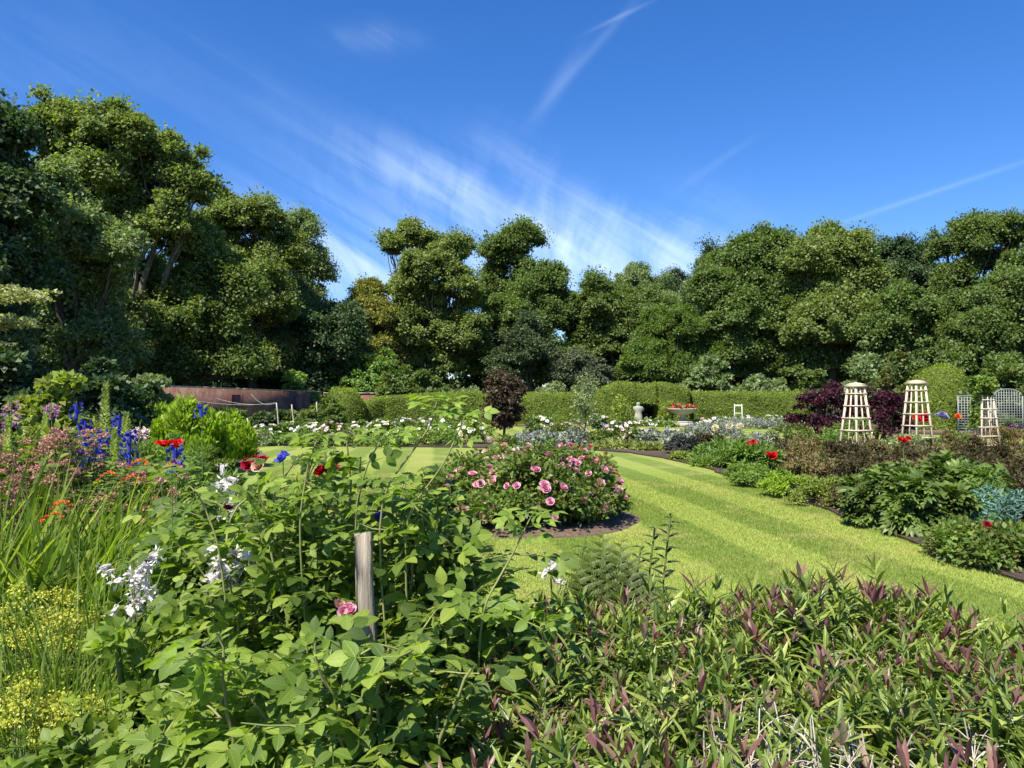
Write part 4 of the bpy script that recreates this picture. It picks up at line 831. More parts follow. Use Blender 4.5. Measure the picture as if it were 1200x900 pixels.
    pl('spurge_plant', 'green leafy plant between the peony and the blue green spurge', 1150, 10.4, 60, 560, M_MIDG, T=LEAF_LANCE, size=.12, n=2500, rc=.12)
    r = pl('rose_bush', 'low rose bush with one crimson bloom at the near lawn edge', 1148, 8.2, 120, 616, M_ROSEF, T=ROSE_FARLEAF, size=.10, n=3000, rc=.14, inner=.5, nst=24, stem=CANE, cat='rose bush', ry=.6)
    add_flowers(r, [(-.02, -.12, .38)], [(0, -.6, 1)], BLOOM, FM['crimson'], .1)
    pl('rose_bush', 'low rose foliage without flowers cut by the right photo edge', 1205, 8.6, 70, 612, M_ROSEF, T=ROSE_FARLEAF, size=.10, n=1800, rc=.14, inner=.5, nst=14, stem=CANE, cat='rose bush')
    # single bright flowers on stems
    def poppy(label, px, py, Y, s, m='red', k=1, T=BLOOM):
        z = ZH(py, Y); x = GX(px, Y); r = thing('red_poppy' if m == 'red' else 'border_flower', label, 'flower', (x, Y, .03)); b = MB(); b.tube(curve((0, .1, -.05), (0, 0, z-.03), 6, (.04, 0, 0)), .009, 5); b.build('stem', GREENSTEM, r)
        add_flowers(r, [(rng.normal()*s*.35*(k > 1), -.02, z-.03+rng.normal()*s*.15*(k > 1)) for _ in range(k)], [(0, -.7, .8)]*k, T, FM[m], s)
    poppy('large bright red flower in front of the middle obelisk', 1057, 517, 13.2, .13, k=5)
    poppy('single red flower left of the bronze perennials', 903, 533, 18, .2, k=2)
    poppy('small red flower above the strap leaved clump', 882, 519, 19.4, .2, k=2)
    poppy('red flowers seen through the middle obelisk', 1079, 490, 27, .34, k=5)
    poppy('red flowers seen through the third obelisk', 1147, 492, 29.5, .32, k=4)
    poppy('orange red flowers left of the third obelisk', 1121, 490, 31, .24, 'orange', 3)
    poppy('pale lilac flowers at the foot of the bright topiary dome', 1103, 488, 33, .3, 'lilac', 9)
    for px, py, lab in ((838, 502, 'left'), (855, 500, 'middle'), (867, 500, 'right')):
        Y = 24; z = ZH(py, Y); r = thing('leek_flower', 'round greenish white leek head on tall stalk, '+lab+' one of three', 'flower', (GX(px, Y), Y, .03), 'round leek heads on stalks'); b = MB(); b.tube(curve((0, 0, 0), (0, 0, z-.06), 5, (.05, 0, 0)), .014, 5); b.build('stem', GREENSTEM, r)
        b = MB(); d = rsph(160); b.inst(LEAF_FAR, d*.06+np.array((0, 0, z-.02)), d, rsph(160), .07); b.build('flower_head', FM['cream'], r)
    # climber on the third obelisk and mixed bed beyond
    x, Y = GX(1150, 28), 28; r = thing('climbing_plant', 'green climber spilling over the top of the third obelisk', 'climber', (x, Y, .03)); b = MB(); c = np.array([(rng.normal()*.27, rng.normal()*.25, 2.2+rng.normal()*.18) for _ in range(22)]+[(-.2-.15*(1-i/8), -.1, .8+1.2*i/8) for i in range(8)])
    clump_leaves(b, LEAF_FAR, c, .16, 60, .12, None, .8, .5, .9, .3); b.build('foliage', leafmat('climber_leaf', [(.06, .12, .02), (.12, .2, .03), (.25, .32, .08)], .35), r); t = MB(); t.tube(curve((-.25, -.2, 0), (0, -.1, 2.2), 8, (0, 0, 0), .05), .015, 5); t.build('stem', BARK, r)
    for px, Y, w, top, m, fl, lab in ((1165, 43, 40, 488, M_MIDG, [('orange', 8, .22), ('pink', 6, .2)], 'with orange and pink flowers below the arched trellis'), (1195, 43.5, 44, 484, M_FRESH, [('coral', 10, .22), ('blush', 8, .2)], 'with coral flowers at the right photo edge'), (1192, 41.5, 30, 496, M_DUSK, [('purple', 18, .18)], 'with deep purple flowers beside the far lawn'), (1185, 46, 60, 468, M_BRIGHT2, [('cream', 12, .2)], 'tall and cream flowered against the trellis')):
        pl('perennial_plant', 'distant clump '+lab, px, Y, w, top, m, fl, size=.14, n=1500, rc=.3)
    for px, Y, w, top, m, lab in ((1060, 24.5, 60, 510, M_GREY, 'grey green clump at the foot of the middle obelisk'), (1110, 26, 60, 505, M_MIDG, 'green clump between the second and third obelisk'), (1180, 29.8, 50, 500, M_BRONZE, 'bronze clump right behind the third obelisk'), (1000, 27, 80, 492, M_MIDG, 'green clump between the first obelisk and the smoke bush'), (930, 26.5, 60, 497, M_ROSEF, 'dark leafy clump left of the smoke bush'), (880, 27, 56, 503, M_LAVF, 'greyish clump behind the leek heads')):
        pl('perennial_plant', lab, px, Y, w, top, m, size=.1, n=2400, rc=.25, T=LEAF_FARN)
M_BRONZE = leafmat('russet_leaf', [(.10, .14, .04), (.17, .19, .06), (.2, .12, .07), (.3, .19, .12)], .3)
right_border()

# ------------------------------------------------------------------ near planting
M_ROSEN = leafmat('rose_leaf_near', [(.06, .10, .02), (.10, .16, .026), (.16, .23, .035), (.26, .33, .055)], .38, .48, veins=True, var=.25, spec=.3)
M_ROSEY = leafmat('rose_leaf_young', [(.12, .19, .03), (.18, .26, .04), (.26, .34, .06)], .4, .45, veins=True, var=.2, spec=.3)
M_GERAN = leafmat('geranium_leaf', [(0.12, 0.191, 0.0255), (0.192, 0.276, 0.034), (0.288, 0.371, 0.051)], .38, .55, veins=True, var=.2)
M_HEBE = leafmat('hebe_leaf', [(.065, .10, .018), (.105, .16, .025), (.175, .24, .04), (.31, .36, .085)], .25, .36, veins=True, var=.15, nscale=6, spec=.45)
M_HEBEP = leafmat('hebe_tip_leaf', [(.12, .045, .05), (.2, .09, .085), (.28, .15, .13), (.16, .14, .07)], .3, .4, tcol=(1.6, .8, .8), var=.15, spec=.4)
M_DRYL = leafmat('dry_leaf', [(.30, .24, .16), (.36, .26, .2), (.26, .16, .14)], .3)
M_DRYT = solid('dry_twig', (.42, .36, .28), (.62, .56, .47), 12, .8, .2, .002)
M_BLADE = leafmat('crocosmia_blade', [(0.084, 0.138, 0.0213), (0.132, 0.201, 0.0298), (0.204, 0.276, 0.0425), (0.312, 0.35, 0.085)], .4, .45, var=.2)
M_THIN = leafmat('thin_blade', [(0.096, 0.159, 0.0298), (0.156, 0.233, 0.0425), (0.24, 0.307, 0.068)], .35, .45, var=.2)
M_MIXG = leafmat('mixed_green_leaf', [(.055, .09, .016), (.10, .155, .025), (.155, .22, .035), (.23, .295, .05)], .35)
M_BUD = leafmat('pale_spire', [(.3, .36, .12), (.4, .45, .18), (.25, .32, .1)], .3)
M_FERN = leafmat('fern_leaf', [(.045, .07, .012), (.09, .125, .018)], .25)
BELL = join_t([(petal_t(.5, .3, 0), (0, 0, 0), (math.cos(a)*.3, math.sin(a)*.3, .95), (-math.cos(a), -math.sin(a), .5), 1.0) for a in np.linspace(0, 2*math.pi, 6)[:-1]]+[(diamond(.5), (math.cos(a)*.27, math.sin(a)*.27, .85), (math.cos(a), math.sin(a), .6), (0, 0, 1), .55) for a in np.linspace(0, 2*math.pi, 6)[:-1]])
PALM = palm_t(5, .5); PALM7 = palm_t(7, .62)

def near_rose(name, label, base, spec, ncane, leafmat_=M_ROSEN, T=ROSE_LEAF, ls=.108, per=21, cane=CANE, frac=.35, rad=.009, cat='rose bush', lat=2, flowers=(), hang=.15):
    """canes from the base to targets drawn from spec (px0, px1, Y0, Y1, top function px->py, lowest z)"""
    bx, by = base; root = thing(name, label, cat, (bx, by, .03)); o = np.array((bx, by, .03)); b = MB(); t = MB(); tips = []
    px0, px1, Y0, Y1, top, zl = spec
    for i in range(ncane):
        px = rng.uniform(px0, px1); Y = rng.uniform(Y0, Y1); zt = ZH(top(px)+rng.exponential(13)+2, Y); z = zt-(zt-zl)*rng.random()**2.3*.85
        e = np.array((GX(px, Y), Y, z))-o; s0 = np.array((rng.normal()*.1, rng.normal()*.1, 0)); c = curve(s0, e, 16, (rng.normal()*.08-e[0]*.12, rng.normal()*.06-e[1]*.12, .12+.1*rng.random()), .006); paths = [(c, frac, per)]
        t.tube(c, np.linspace(rad, rad*.35, 16), 6); tips.append(e)
        for k in range(lat):
            s1 = c[rng.integers(6, 14)]; d = rsph(1)[0]*np.array((1, 1, .4))+np.array((0, 0, .35)); L = rng.uniform(.12, .32); c2 = curve(s1, s1+d*L, 7, (0, 0, .02), .004); t.tube(c2, np.linspace(rad*.45, rad*.2, 7), 4); paths.append((c2, .1, max(4, int(L/.035))))
        for c_, f, n in paths:
            u = f+(1-f)*(np.arange(n)+rng.random(n)*.6)/n; u = np.clip(u, 0, 1)*(len(c_)-1); k = np.minimum(u.astype(int), len(c_)-2); w = (u-k)[:, None]; p = c_[k]*(1-w)+c_[k+1]*w; ax = nrm(c_[k+1]-c_[k])
            a = np.arange(n)*2.4+rng.random()*6; h = np.stack([np.cos(a), np.sin(a), np.zeros(n)], -1)
            d = nrm(h+ax*.45+rng.normal(size=(n, 3))*.18-np.array((0, 0, hang))); up = nrm(np.array((0, 0, 1.0))+rng.normal(size=(n, 3))*.5-h*.1+np.array((-.15, -.3, 0)))
            b.inst(T, p, d, up, ls*(.5+.8*rng.random(n)))
    b.build('leaves', leafmat_, root); t.build('canes', cane, root, smooth=True)
    for m, s, pts in flowers:
        add_flowers(root, [np.array((GX(px, Y), Y, ZH(py, Y)))-o for px, py, Y in pts], [(0, -.6, .8)]*len(pts), BLOOM, FM[m], s, jitter=.4)
    return root

def roses():
    I = lambda xs, ys: (lambda px: float(np.interp(px, xs, ys)))
    near_rose('rose_bush', 'large leafy shrub rose left of the weathered post, with dark red blooms', (-.72, 2.75), (270, 425, 2.4, 3.1, I([270, 300, 340, 380, 432], [575, 535, 522, 505, 520]), .5), 46, flowers=[('crimson', .055, [(300, 540, 2.7), (292, 545, 2.72), (309, 543, 2.7), (383, 551, 2.6), (390, 553, 2.62)]), ('red', .05, [(377, 553, 2.6)]), ('crimson', .05, [(268, 597, 2.6)]), ('faded', .06, [(305, 547, 2.68)])])
    near_rose('rose_bush', 'shrub rose with long arching canes right of the weathered post', (-.25, 2.45), (452, 535, 2.3, 2.9, I([452, 470, 500, 540, 560], [540, 545, 565, 605, 635]), .4), 28, flowers=[('pink', .036, [(410, 711, 2.15), (403, 716, 2.15), (414, 716, 2.14)]), ('faded', .045, [(398, 710, 2.17), (407, 722, 2.15)])])
    near_rose('rose_bush', 'lower rose growth leaning over the lawn edge beside the ferns', (.0, 2.35), (545, 640, 2.1, 2.6, I([545, 600, 640], [668, 690, 705]), .4), 6)
    near_rose('rose_bush', 'young light green rose growth in front of the white bellflowers', (-.75, 2.2), (215, 330, 1.95, 2.5, I([215, 270, 330], [740, 735, 720]), .4), 10, M_ROSEY, flowers=[])
    near_rose('rose_bush', 'low shaded rose foliage at the bottom middle of the photo', (-.3, 1.95), (370, 560, 1.75, 2.15, I([370, 450, 560], [745, 740, 770]), .45), 24, per=18)
    near_rose('rose_bush', 'leafy rose growth behind the large shrub rose near the red blooms', (-1.35, 3.9), (170, 300, 3.4, 4.2, I([170, 230, 300], [600, 585, 575]), .5), 26, ls=.14)
    # long canes reaching high with a few leaves at the tip
    for lab, pts, base in (('tall rose cane crossing the lawn up to the far hedge, leafy at its tip', [(438, 590, 2.35), (505, 500, 2.3), (512, 470, 2.3)], (-.3, 2.4)), ('second long rose cane leaning right with brown young leaves', [(470, 610, 2.3), (520, 545, 2.25), (545, 488, 2.25)], (-.25, 2.4)), ('short upright rose shoot with young leaves in front of the island bed', [(560, 720, 2.1), (600, 650, 2.1), (622, 605, 2.1)], (-.1, 2.2)), ('leafy rose shoot standing against the left lawn', [(350, 620, 2.4), (362, 540, 2.4), (372, 515, 2.4)], (-.6, 2.55)), ('rose shoot arching before the far rose row', [(415, 600, 2.35), (432, 540, 2.3), (452, 508, 2.3)], (-.45, 2.45)), ('rose shoot reaching left towards the blue flowers', [(260, 640, 2.5), (235, 580, 2.5), (205, 552, 2.5)], (-.85, 2.6))):
        q = np.array([(GX(px, Y), Y, ZH(py, Y)) for px, py, Y in pts]); o = np.array((base[0], base[1], .03)); root = thing('rose_cane', lab, 'rose cane', tuple(o)); q = np.concatenate(([o], q))-o; s = np.linspace(0, 3, 22); c = np.stack([np.interp(s, range(4), q[:, i]) for i in range(3)], -1)
        for _ in range(3): c[1:-1] = (c[:-2]+c[1:-1]*2+c[2:])/4
        t = MB(); t.tube(c, np.linspace(.0042, .0018, 22), 6); t.build('cane', CANE, root, smooth=True); b = MB(); n = 15; k = np.sort(rng.integers(6, 21, n)); k[-5:] = 21; k[-8:-5] = 19; k[-10:-8] = 17; a = np.arange(n)*2.4
        h = np.stack([np.cos(a), np.sin(a), 0*a], -1); b.inst(ROSE_LEAF, c[k], nrm(h+np.array((0, 0, .2))), nrm(rng.normal(size=(n, 3))*.35+np.array((0, -.3, 1))), np.where(k > 16, .075, .09)); b.build('leaves', M_ROSEY, root)
    # weathered post
    Y = 2.2; x, y = GX(453, Y), Y; root = thing('wooden_post', 'grey weathered leaning wooden post among the roses', 'post', (x, y, 0)); b = MB(); h = ZH(626, Y)
    k = 10; V = []; zs = np.linspace(-.05, h, 14)
    for i, z in enumerate(zs):
        ox = -.065*(z/h); w = .022; V.append([(ox+w*(1 if abs(math.cos(a)) > .5 else 0)*np.sign(math.cos(a))*(1+.06*math.sin(z*9+j))+rng.normal()*.0015, w*.9*np.sign(math.sin(a+.01))*(1+.05*math.cos(z*7+j))+rng.normal()*.0015, z+(rng.normal()*.006 if i == 13 else 0)) for j, a in enumerate(np.linspace(math.pi/4, math.pi*2+math.pi/4, 9))])
    V = np.array(V); V[:, -1] = V[:, 0]; V = np.concatenate((V, V[-1:].mean(1, keepdims=True).repeat(9, 1)+np.array((0, 0, .004)))); b.grid(V); b.build('timber', WOODG, root)
roses()

LEAF_HEBE = leaf_t(.19, 3, .14, .22, .8)
def hebes():
    def shoot(purple, L=.2, seed=0):
        r = np.random.default_rng(seed); g = []; p = []; n = 7
        for i in range(n):
            t = .15+.8*i/(n-1); sp = 1.35-.55*t
            for s in (0, 1):
                a = i*1.57+s*math.pi+r.normal()*.15; d = (math.cos(a)*sp, math.sin(a)*sp, .35+.75*t*t); u = (-math.cos(a), -math.sin(a), .9); ln = .075*(.75+.5*math.sin(t*2.6))+r.normal()*.006
                (p if purple and i >= n-1 else g).append((LEAF_HEBE, (0, 0, t*L), d, u, max(.03, ln)))
        tip = [(LEAF_HEBE, (0, 0, L), (math.cos(a)*.22, math.sin(a)*.22, 1), (-math.cos(a), -math.sin(a), .3), .055+.015*r.random()) for a in (0.3, 3.4)]
        (p if purple else g).extend(tip); g.append((strip_t(.06, 2, 0), (0, 0, -.15), (0, 0, 1), (0, 1, 0), L+.14))
        f = lambda T: None if not T else join_t(T)
        return f(g), f(p)
    SH = [shoot(i in (0, 3, 5), .18+.03*(i % 3), i) for i in range(7)]
    edges = [(-.22, .32, 'hebe bush at the left end of the row, mixing with rose leaves'), (.32, .78, 'hebe bush with purple tips in front of the ferns'), (.78, 1.22, 'hebe bush in the row directly right of the fern fronds'), (1.22, 1.72, 'hebe bush second from the right photo edge, long purple tips'), (1.72, 2.7, 'hebe bush at the right photo edge, below the border soil')]
    topf = lambda x, y: float(np.interp(x, [-.2, .12, .5, .78, 1.12, 1.37, 1.62, 1.87, 2.6], [.90, .93, .965, .94, .985, .91, .87, .885, .9]))+(2.8-y)*.025+.02*math.sin(x*9.3+y*5)+.02*math.sin(y*7-x*4)
    def bare(x, y): return math.exp(-(((x-.58)/.2)**2+((y-1.58)/.15)**2))+.9*math.exp(-(((x-.85)/.16)**2+((y-1.6)/.16)**2))
    for x0, x1, lab in edges:
        cx, cy = (x0+x1)/2, 2.0; root = thing('hebe_bush', lab, 'hebe bush', (cx, cy, .03)); g = MB(); p = MB(); st = MB(); n = int((x1-x0)*1.72/.0013)
        X = rng.uniform(x0-.05, x1+.05, n); Yy = rng.uniform(1.12, 2.84, n)
        for i, (Tg, Tp) in enumerate(SH):
            j = np.arange(i, n, 7); xx, yy = X[j], Yy[j]; keep = np.array([rng.random() > bare(a, b)*1.15+.35*(math.sin(a*11+b*5)+math.sin(b*17-a*7)) for a, b in zip(xx, yy)]); ed = np.minimum(1, (2.9-yy)/.12); lf = np.clip((xx+.22)/.25, .25, 1); xx, yy, ed, lf = xx[keep], yy[keep], ed[keep], lf[keep]; m = len(xx)
            z = np.array([topf(a, b) for a, b in zip(xx, yy)])-.12-.20*(1-ed)-.15*(1-lf)-.22*rng.random(m)**2.2; d = nrm(np.stack([rng.normal(size=m)*.28+(xx-cx)*.15, rng.normal(size=m)*.28+(yy-2)*.15-.05, np.ones(m)], -1)); pos = np.stack([xx-cx, yy-cy, z-.03], -1); up = rsph(m); s = (.58+.38*rng.random(m)**1.5)*(1+.22*(yy > 2.5))
            rot = lambda T: (np.stack([T[0][:, 0], T[0][:, 2], -T[0][:, 1]], -1), T[1], T[2], T[3])
            g.inst(rot(Tg), pos, d, up, s)
            if Tp: p.inst(rot(Tp), pos, d, up, s)
        for k in range(46):
            x = rng.uniform(x0, x1); y = rng.uniform(1.25, 2.75); z = topf(x, y)-.14; e = np.array((x-cx, y-cy, z)); st.tube(curve((e[0]*.3, e[1]*.3, -.05), e, 7, (0, 0, .05), .01), np.linspace(.011, .004, 7), 5)
        # deeper shaded leaves closing the view between shoots
        m = int((x1-x0)*1500); q = np.stack([rng.uniform(x0, x1, m)-cx, rng.uniform(1.2, 2.8, m)-cy, rng.uniform(.35, .78, m)], -1); q = q[[rng.random() > .8*bare(a[0]+cx, a[1]+cy) for a in q]]; m = len(q); g.inst(LEAF_LANCE, q, nrm(rsph(m)+np.array((0, 0, .4))), nrm(rsph(m)*.6+np.array((0, 0, 1))), .085*(.7+.5*rng.random(m)))
        g.build('leaves', M_HEBE, root); tag(p.build('purple_tips', M_HEBEP, root), kind='stuff'); st.build('stems', BARK, root)
        if x0 < .8 and x1 > .4:
            tw = MB(); dl = MB(); c = []
            while len(c) < 170:
                x, y = rng.normal(.68, .2), rng.normal(1.62, .14)
                if x0 <= x < x1 and y > 1.2: c.append((x, y))
                elif rng.random() < .004: break
            for x, y in c:
                e = np.array((x-cx, y-cy, topf(x, y)-.0-.14*rng.random())); s0 = e-np.array((rng.normal()*.05, rng.normal()*.05, .3)); w = curve(s0, e, 6, (0, 0, 0), .006); tw.tube(w, np.linspace(.004, .0016, 6), 4)
                for _ in range(5): k = rng.integers(2, 5); f = w[k]+rsph(1)[0]*.07*np.array((1, 1, .5))+np.array((0, 0, .04)); tw.tube(curve(w[k], f, 4, (0, 0, .01)), np.linspace(.002, .0008, 4), 3)
                if rng.random() < .14: dd = nrm(rng.normal(size=(4, 3))*.5+np.array((0, 0, 1))); dl.inst(LEAF_LANCE, np.repeat(e[None], 4, 0)-np.array((0, 0, .05))*rng.random((4, 1)), dd, rsph(4), .055*(.7+.8*rng.random(4)), 1.0)
            tag(tw.build('dry_twigs', M_DRYT, root), kind='stuff'); tag(dl.build('dry_leaves', M_DRYL, root), kind='stuff')
hebes()

def blades(b, n, cx, cy, sx, sy, L, w, lean=(0, 0), spread=.35, bends=(.1, .35, .7)):
    for q in bends:
        m = n//len(bends); p = np.stack([cx+rng.normal(size=m)*sx, cy+rng.normal(size=m)*sy, np.zeros(m)], -1)
        d = nrm(np.stack([rng.normal(size=m)*spread+lean[0]+(p[:, 0]-cx)*.25, rng.normal(size=m)*spread+lean[1], np.ones(m)], -1)); up = rsph(m); up[:, 2] = np.abs(up[:, 2])*.3; up = nrm(up+np.array((-lean[0], -lean[1], 0))*1.5+(-d*np.array((1, 1, 0)))*1.2)
        b.inst(strip_t(w/L, 7, q), p, d, up, L*(.6+.5*rng.random(m)))
def left_border():
    def stem_to(b, root0, tip, r=.006, bend=.02): b.tube(curve((0, 0, -.03), tip, 7, (bend, 0, 0)), np.linspace(r, r*.5, 7), 5)
    # crocosmia
    for lab, px, Y, py, n, sx in (('broad bladed crocosmia clump at the left photo edge', 25, 4.5, 575, 150, .24), ('broad bladed crocosmia clump leaning right, second from the left edge', 105, 4.7, 585, 190, .3), ('green bladed crocosmia clump behind the white bellflowers', 175, 5.0, 610, 120, .28)):
        x = GX(px, Y); h = ZH(py, Y); root = thing('crocosmia_plant', lab, 'crocosmia', (x, Y, .03), 'crocosmia clumps in the left border'); b = MB(); blades(b, int(n*1.6), 0, 0, sx, .25, h*1.15, .028, (.22, -.05), .2, (.08, .25, .5)); b.build('blades', M_BLADE, root)
    for i, (px, py, Y) in enumerate(((52, 611, 4.3), (62, 597, 4.4), (143, 567, 4.6), (116, 563, 4.7), (152, 548, 4.8), (190, 553, 4.7))):
        x = GX(px, Y); root = thing('crocosmia_flower', ['orange red crocosmia spray low in the left blades', 'small orange red crocosmia spray above the lower one', 'red crocosmia spray right of the blue delphiniums', 'orange red crocosmia spray below the blue delphiniums', 'vermilion crocosmia spray under the blue spires', 'orange spray between delphiniums and rose leaves'][i], 'flower', (x, Y, .03)); z = ZH(py, Y)-.03; b = MB(); stem_to(b, 0, (0, 0, z), .005); c = curve((0, 0, z), (.14, -.05, z+.03), 6, (0, 0, .03)); b.tube(c, .003, 4); b.build('stem', GREENSTEM, root)
        add_flowers(root, c, [(0, -.3, 1)]*6, BLOOM_FAR, FM['orange'], .032)
    # thin blades
    for lab, px, Y, py, n in (('tuft of thin upright blades between yellow froth and white bells', 105, 3.3, 655, 260), ('low dark tuft of thin blades in front of the yellow froth', 62, 3.0, 720, 160), ('thin bladed tuft right behind the white bellflower stem', 150, 4.0, 640, 170)):
        x = GX(px, Y); h = ZH(py, Y); root = thing('grass_tuft', lab, 'grass tuft', (x, Y, .03)); b = MB(); blades(b, n, 0, 0, .12, .12, h*1.1, .009, (.06, 0), .26, (.1, .3, .8)); b.build('blades', M_THIN, root)
    # lady's mantle froth
    for lab, px, Y, py, w in (('lime yellow frothy flowers at the left photo edge below the blades', 28, 3.4, 690, .36), ('lime yellow froth right of the edge clump behind thin blades', 82, 3.55, 700, .26), ('faded lime froth at the lower left corner', 30, 2.7, 806, .26), ('small faded lime froth above the lower left leaves', 92, 2.9, 800, .14)):
        x = GX(px, Y); h = ZH(py, Y); root = thing('ladys_mantle', lab, 'perennial', (x, Y, .03)); b = MB(); f = MB(); t = MB(); p, d = dome_pts(60, w, w, h, .35, .85)
        clump_leaves(f, LEAF_FAR, p, .055, 70, .012, d, .8, .3, 1.2, 0, .2); q, d2 = dome_pts(40, w*1.1, w*1.1, h*.72, .1, .8); b.inst(PALM7, q, nrm(d2*np.array((1, 1, .2))), nrm(d2*.4+np.array((0, 0, 1))), .10)
        for e in p[:40]: t.tube(curve((e[0]*.2, e[1]*.2, 0), e, 5), .003, 3)
        for e in q: t.tube(curve((e[0]*.2, e[1]*.2, 0), e, 4), .003, 3)
        b.build('leaves', M_GERAN, root); f.build('flower_froth', FM['yellow'], root); t.build('stems', GREENSTEM, root)
    # bellflowers
    for lab, px, Y, rows in (('tall white bellflower stem left, thickest of the white clusters', 157, 3.1, [(648, 712, 24)]), ('white bellflower stem among rose leaves with two clusters', 266, 2.75, [(642, 683, 17), (692, 715, 6)]), ('low white bellflower stem with drooping bells', 262, 2.6, [(783, 800, 4), (812, 820, 2)]), ('distant white bellflower behind the rose leaves', 266, 3.6, [(555, 572, 7), (585, 606, 5)]), ('thin white bellflower against the lawn beside the ferns', 644, 2.9, [(655, 668, 3), (676, 682, 1)])):
        x = GX(px, Y); root = thing('white_bellflower', lab, 'bellflower', (x, Y, .03)); zt = ZH(rows[0][0], Y)-.03; t = MB(); stem_to(t, 0, (0, 0, zt), .006)
        L = MB(); m = 26; a = np.arange(m)*2.4; z = np.linspace(.15, zt*.8, m); L.inst(LEAF_OVATE, np.stack([0*a, 0*a, z], -1), np.stack([np.cos(a), np.sin(a), 0*a-.1], -1), np.stack([0*a, 0*a, 0*a+1], -1), .11); 
        pts = []
        for a0, a1, n in rows:
            for i in range(n): py = a0+(a1-a0)*(i+.5)/n; an = rng.random()*6.28; r = rng.uniform(.2, 1)*(.085 if n > 20 else .06 if n > 8 else .04); pts.append((math.cos(an)*r, math.sin(an)*r-.01, ZH(py, Y)-.03))
        for q in pts: t.tube(curve((0, 0, q[2]+.01), q, 4, (0, 0, .01)), .002, 3)
        t.build('stem', GREENSTEM, root); L.build('leaves', M_MIXG, root)
        add_flowers(root, pts, [(q[0]*8, q[1]*8, -.25) for q in pts], BELL, FM['white'], .046, jitter=.3)
    # blue delphiniums
    for i, (px, py, Y, n) in enumerate(((100, 514, 7, 46), (119, 522, 7.2, 34), (97, 540, 6.8, 26), (140, 498, 7.8, 18), (152, 524, 6.8, 34), (86, 536, 6.6, 18), (206, 536, 6.3, 18), (90, 482, 8.6, 12), (236, 480, 9, 8), (112, 536, 6.9, 22))):
        x = GX(px, Y); z = ZH(py, Y)-.03; root = thing('blue_delphinium', 'deep blue delphinium spire '+['left of centre in the group', 'just right of the fullest spire', 'low, below the fullest spire', 'high, right and set back', 'rightmost dense one', 'leftmost low one', 'alone near the orange spray', 'small, highest left', 'pale, far, near the wall', 'short, between the dense ones'][i], 'delphinium', (x, Y, .03), 'blue delphinium spires in the left border'); t = MB(); stem_to(t, 0, (0, 0, z+.12), .008); t.build('stem', GREENSTEM, root)
        b = MB(); a = np.arange(n)*2.4; zz = z+np.linspace(.16, -.2, n)*(n/46)**.5; r = .035+.04*np.linspace(.2, 1, n); p = np.stack([np.cos(a)*r, np.sin(a)*r, zz], -1); b.inst(BLOOM_FAR, p, nrm(rsph(n)+np.array((0, 0, .5))), nrm(p*np.array((1, 1, 0))+.02*rsph(n)), .05); b.tube(np.stack([0*zz, 0*zz, zz], -1)[[0, n//2, n-1]], .02, 5); b.build('flower_spike', FM['blue'], root)
    near_rose('delphinium_foliage', 'leafy growth with small leaves below the blue delphiniums', (-3.85, 7.3), (70, 190, 6.2, 7.8, lambda px: 528, .3), 30, M_MIXG, ROSE_LEAF3, .17, 16, GREENSTEM, .15, .008, 'perennial')
    # foxgloves and pale spires
    for lab, px, py0, py1, Y, m, s in (('pink foxglove spire at the left photo edge', 10, 468, 500, 6.8, 'mauve', .038), ('pink foxglove top beside the golden green shrub', 58, 471, 487, 7.2, 'mauve', .032), ('faint pink flower spire right of the blue delphiniums', 162, 497, 512, 7.4, 'blush', .05)):
        x = GX(px, Y); root = thing('foxglove', lab, 'foxglove', (x, Y, .03)); t = MB(); zt = ZH(py0, Y); stem_to(t, 0, (.02, 0, zt), .008); t.build('stem', GREENSTEM, root); zs = np.linspace(zt-.02, ZH(py1, Y), 16)-.03
        add_flowers(root, [(.02+math.cos(i*2.4)*.03, math.sin(i*2.4)*.03, z) for i, z in enumerate(zs)], [(math.cos(i*2.4), math.sin(i*2.4), -.5) for i in range(16)], BELL, FM[m], s)
    for lab, px, py0, py1, Y, w in (('tallest pale green seed spire behind the blue delphiniums', 124, 450, 500, 7.5, .05), ('pale green seed spire leaning left of the tallest', 54, 488, 512, 7.0, .035), ('pale green seed spire right of the tallest', 148, 487, 520, 7.4, .045), ('green seed spire below the foxglove at the left edge', 10, 492, 530, 6.7, .035), ('short pale green seed spire near the dense blue one', 135, 505, 530, 7.0, .035)):
        x = GX(px, Y); root = thing('seed_spire', lab, 'flower spire', (x, Y, .03)); t = MB(); zt = ZH(py0, Y); stem_to(t, 0, (.0, 0, zt), .009); t.build('stem', GREENSTEM, root); b = MB(); n = 150; z = np.linspace(zt, ZH(py1, Y)-.1, n)-.03; a = np.arange(n)*2.4; r = w*np.linspace(.3, 1, n); p = np.stack([np.cos(a)*r*.6, np.sin(a)*r*.6, z], -1); b.inst(LEAF_MID, p, nrm(p*np.array((1, 1, 0))+np.array((0, 0, .02))), nrm(np.array([(0, 0, 1.)])+rsph(n)*.3), .045); b.build('seed_pods', M_BUD, root)
    # dusty pink sprays
    for lab, px, Y, py, w in (('dusty pink sprays at the left photo edge', 10, 5.6, 508, .42), ('dusty pink sprays below the pale green seed spire', 60, 5.8, 503, .40), ('dusty pink sprays left under the delphiniums', 35, 5.2, 532, .40), ('dusty pink sprays reaching up to the right', 98, 6.0, 498, .3), ('dusty pink sprays beside the orange crocosmia', 172, 5.4, 535, .26)):
        x = GX(px, Y); h = ZH(py, Y); root = thing('pink_spray_plant', lab, 'perennial', (x, Y, .03)); f = MB(); t = MB(); p, d = dome_pts(34, w, w*.8, h, .5, .86)
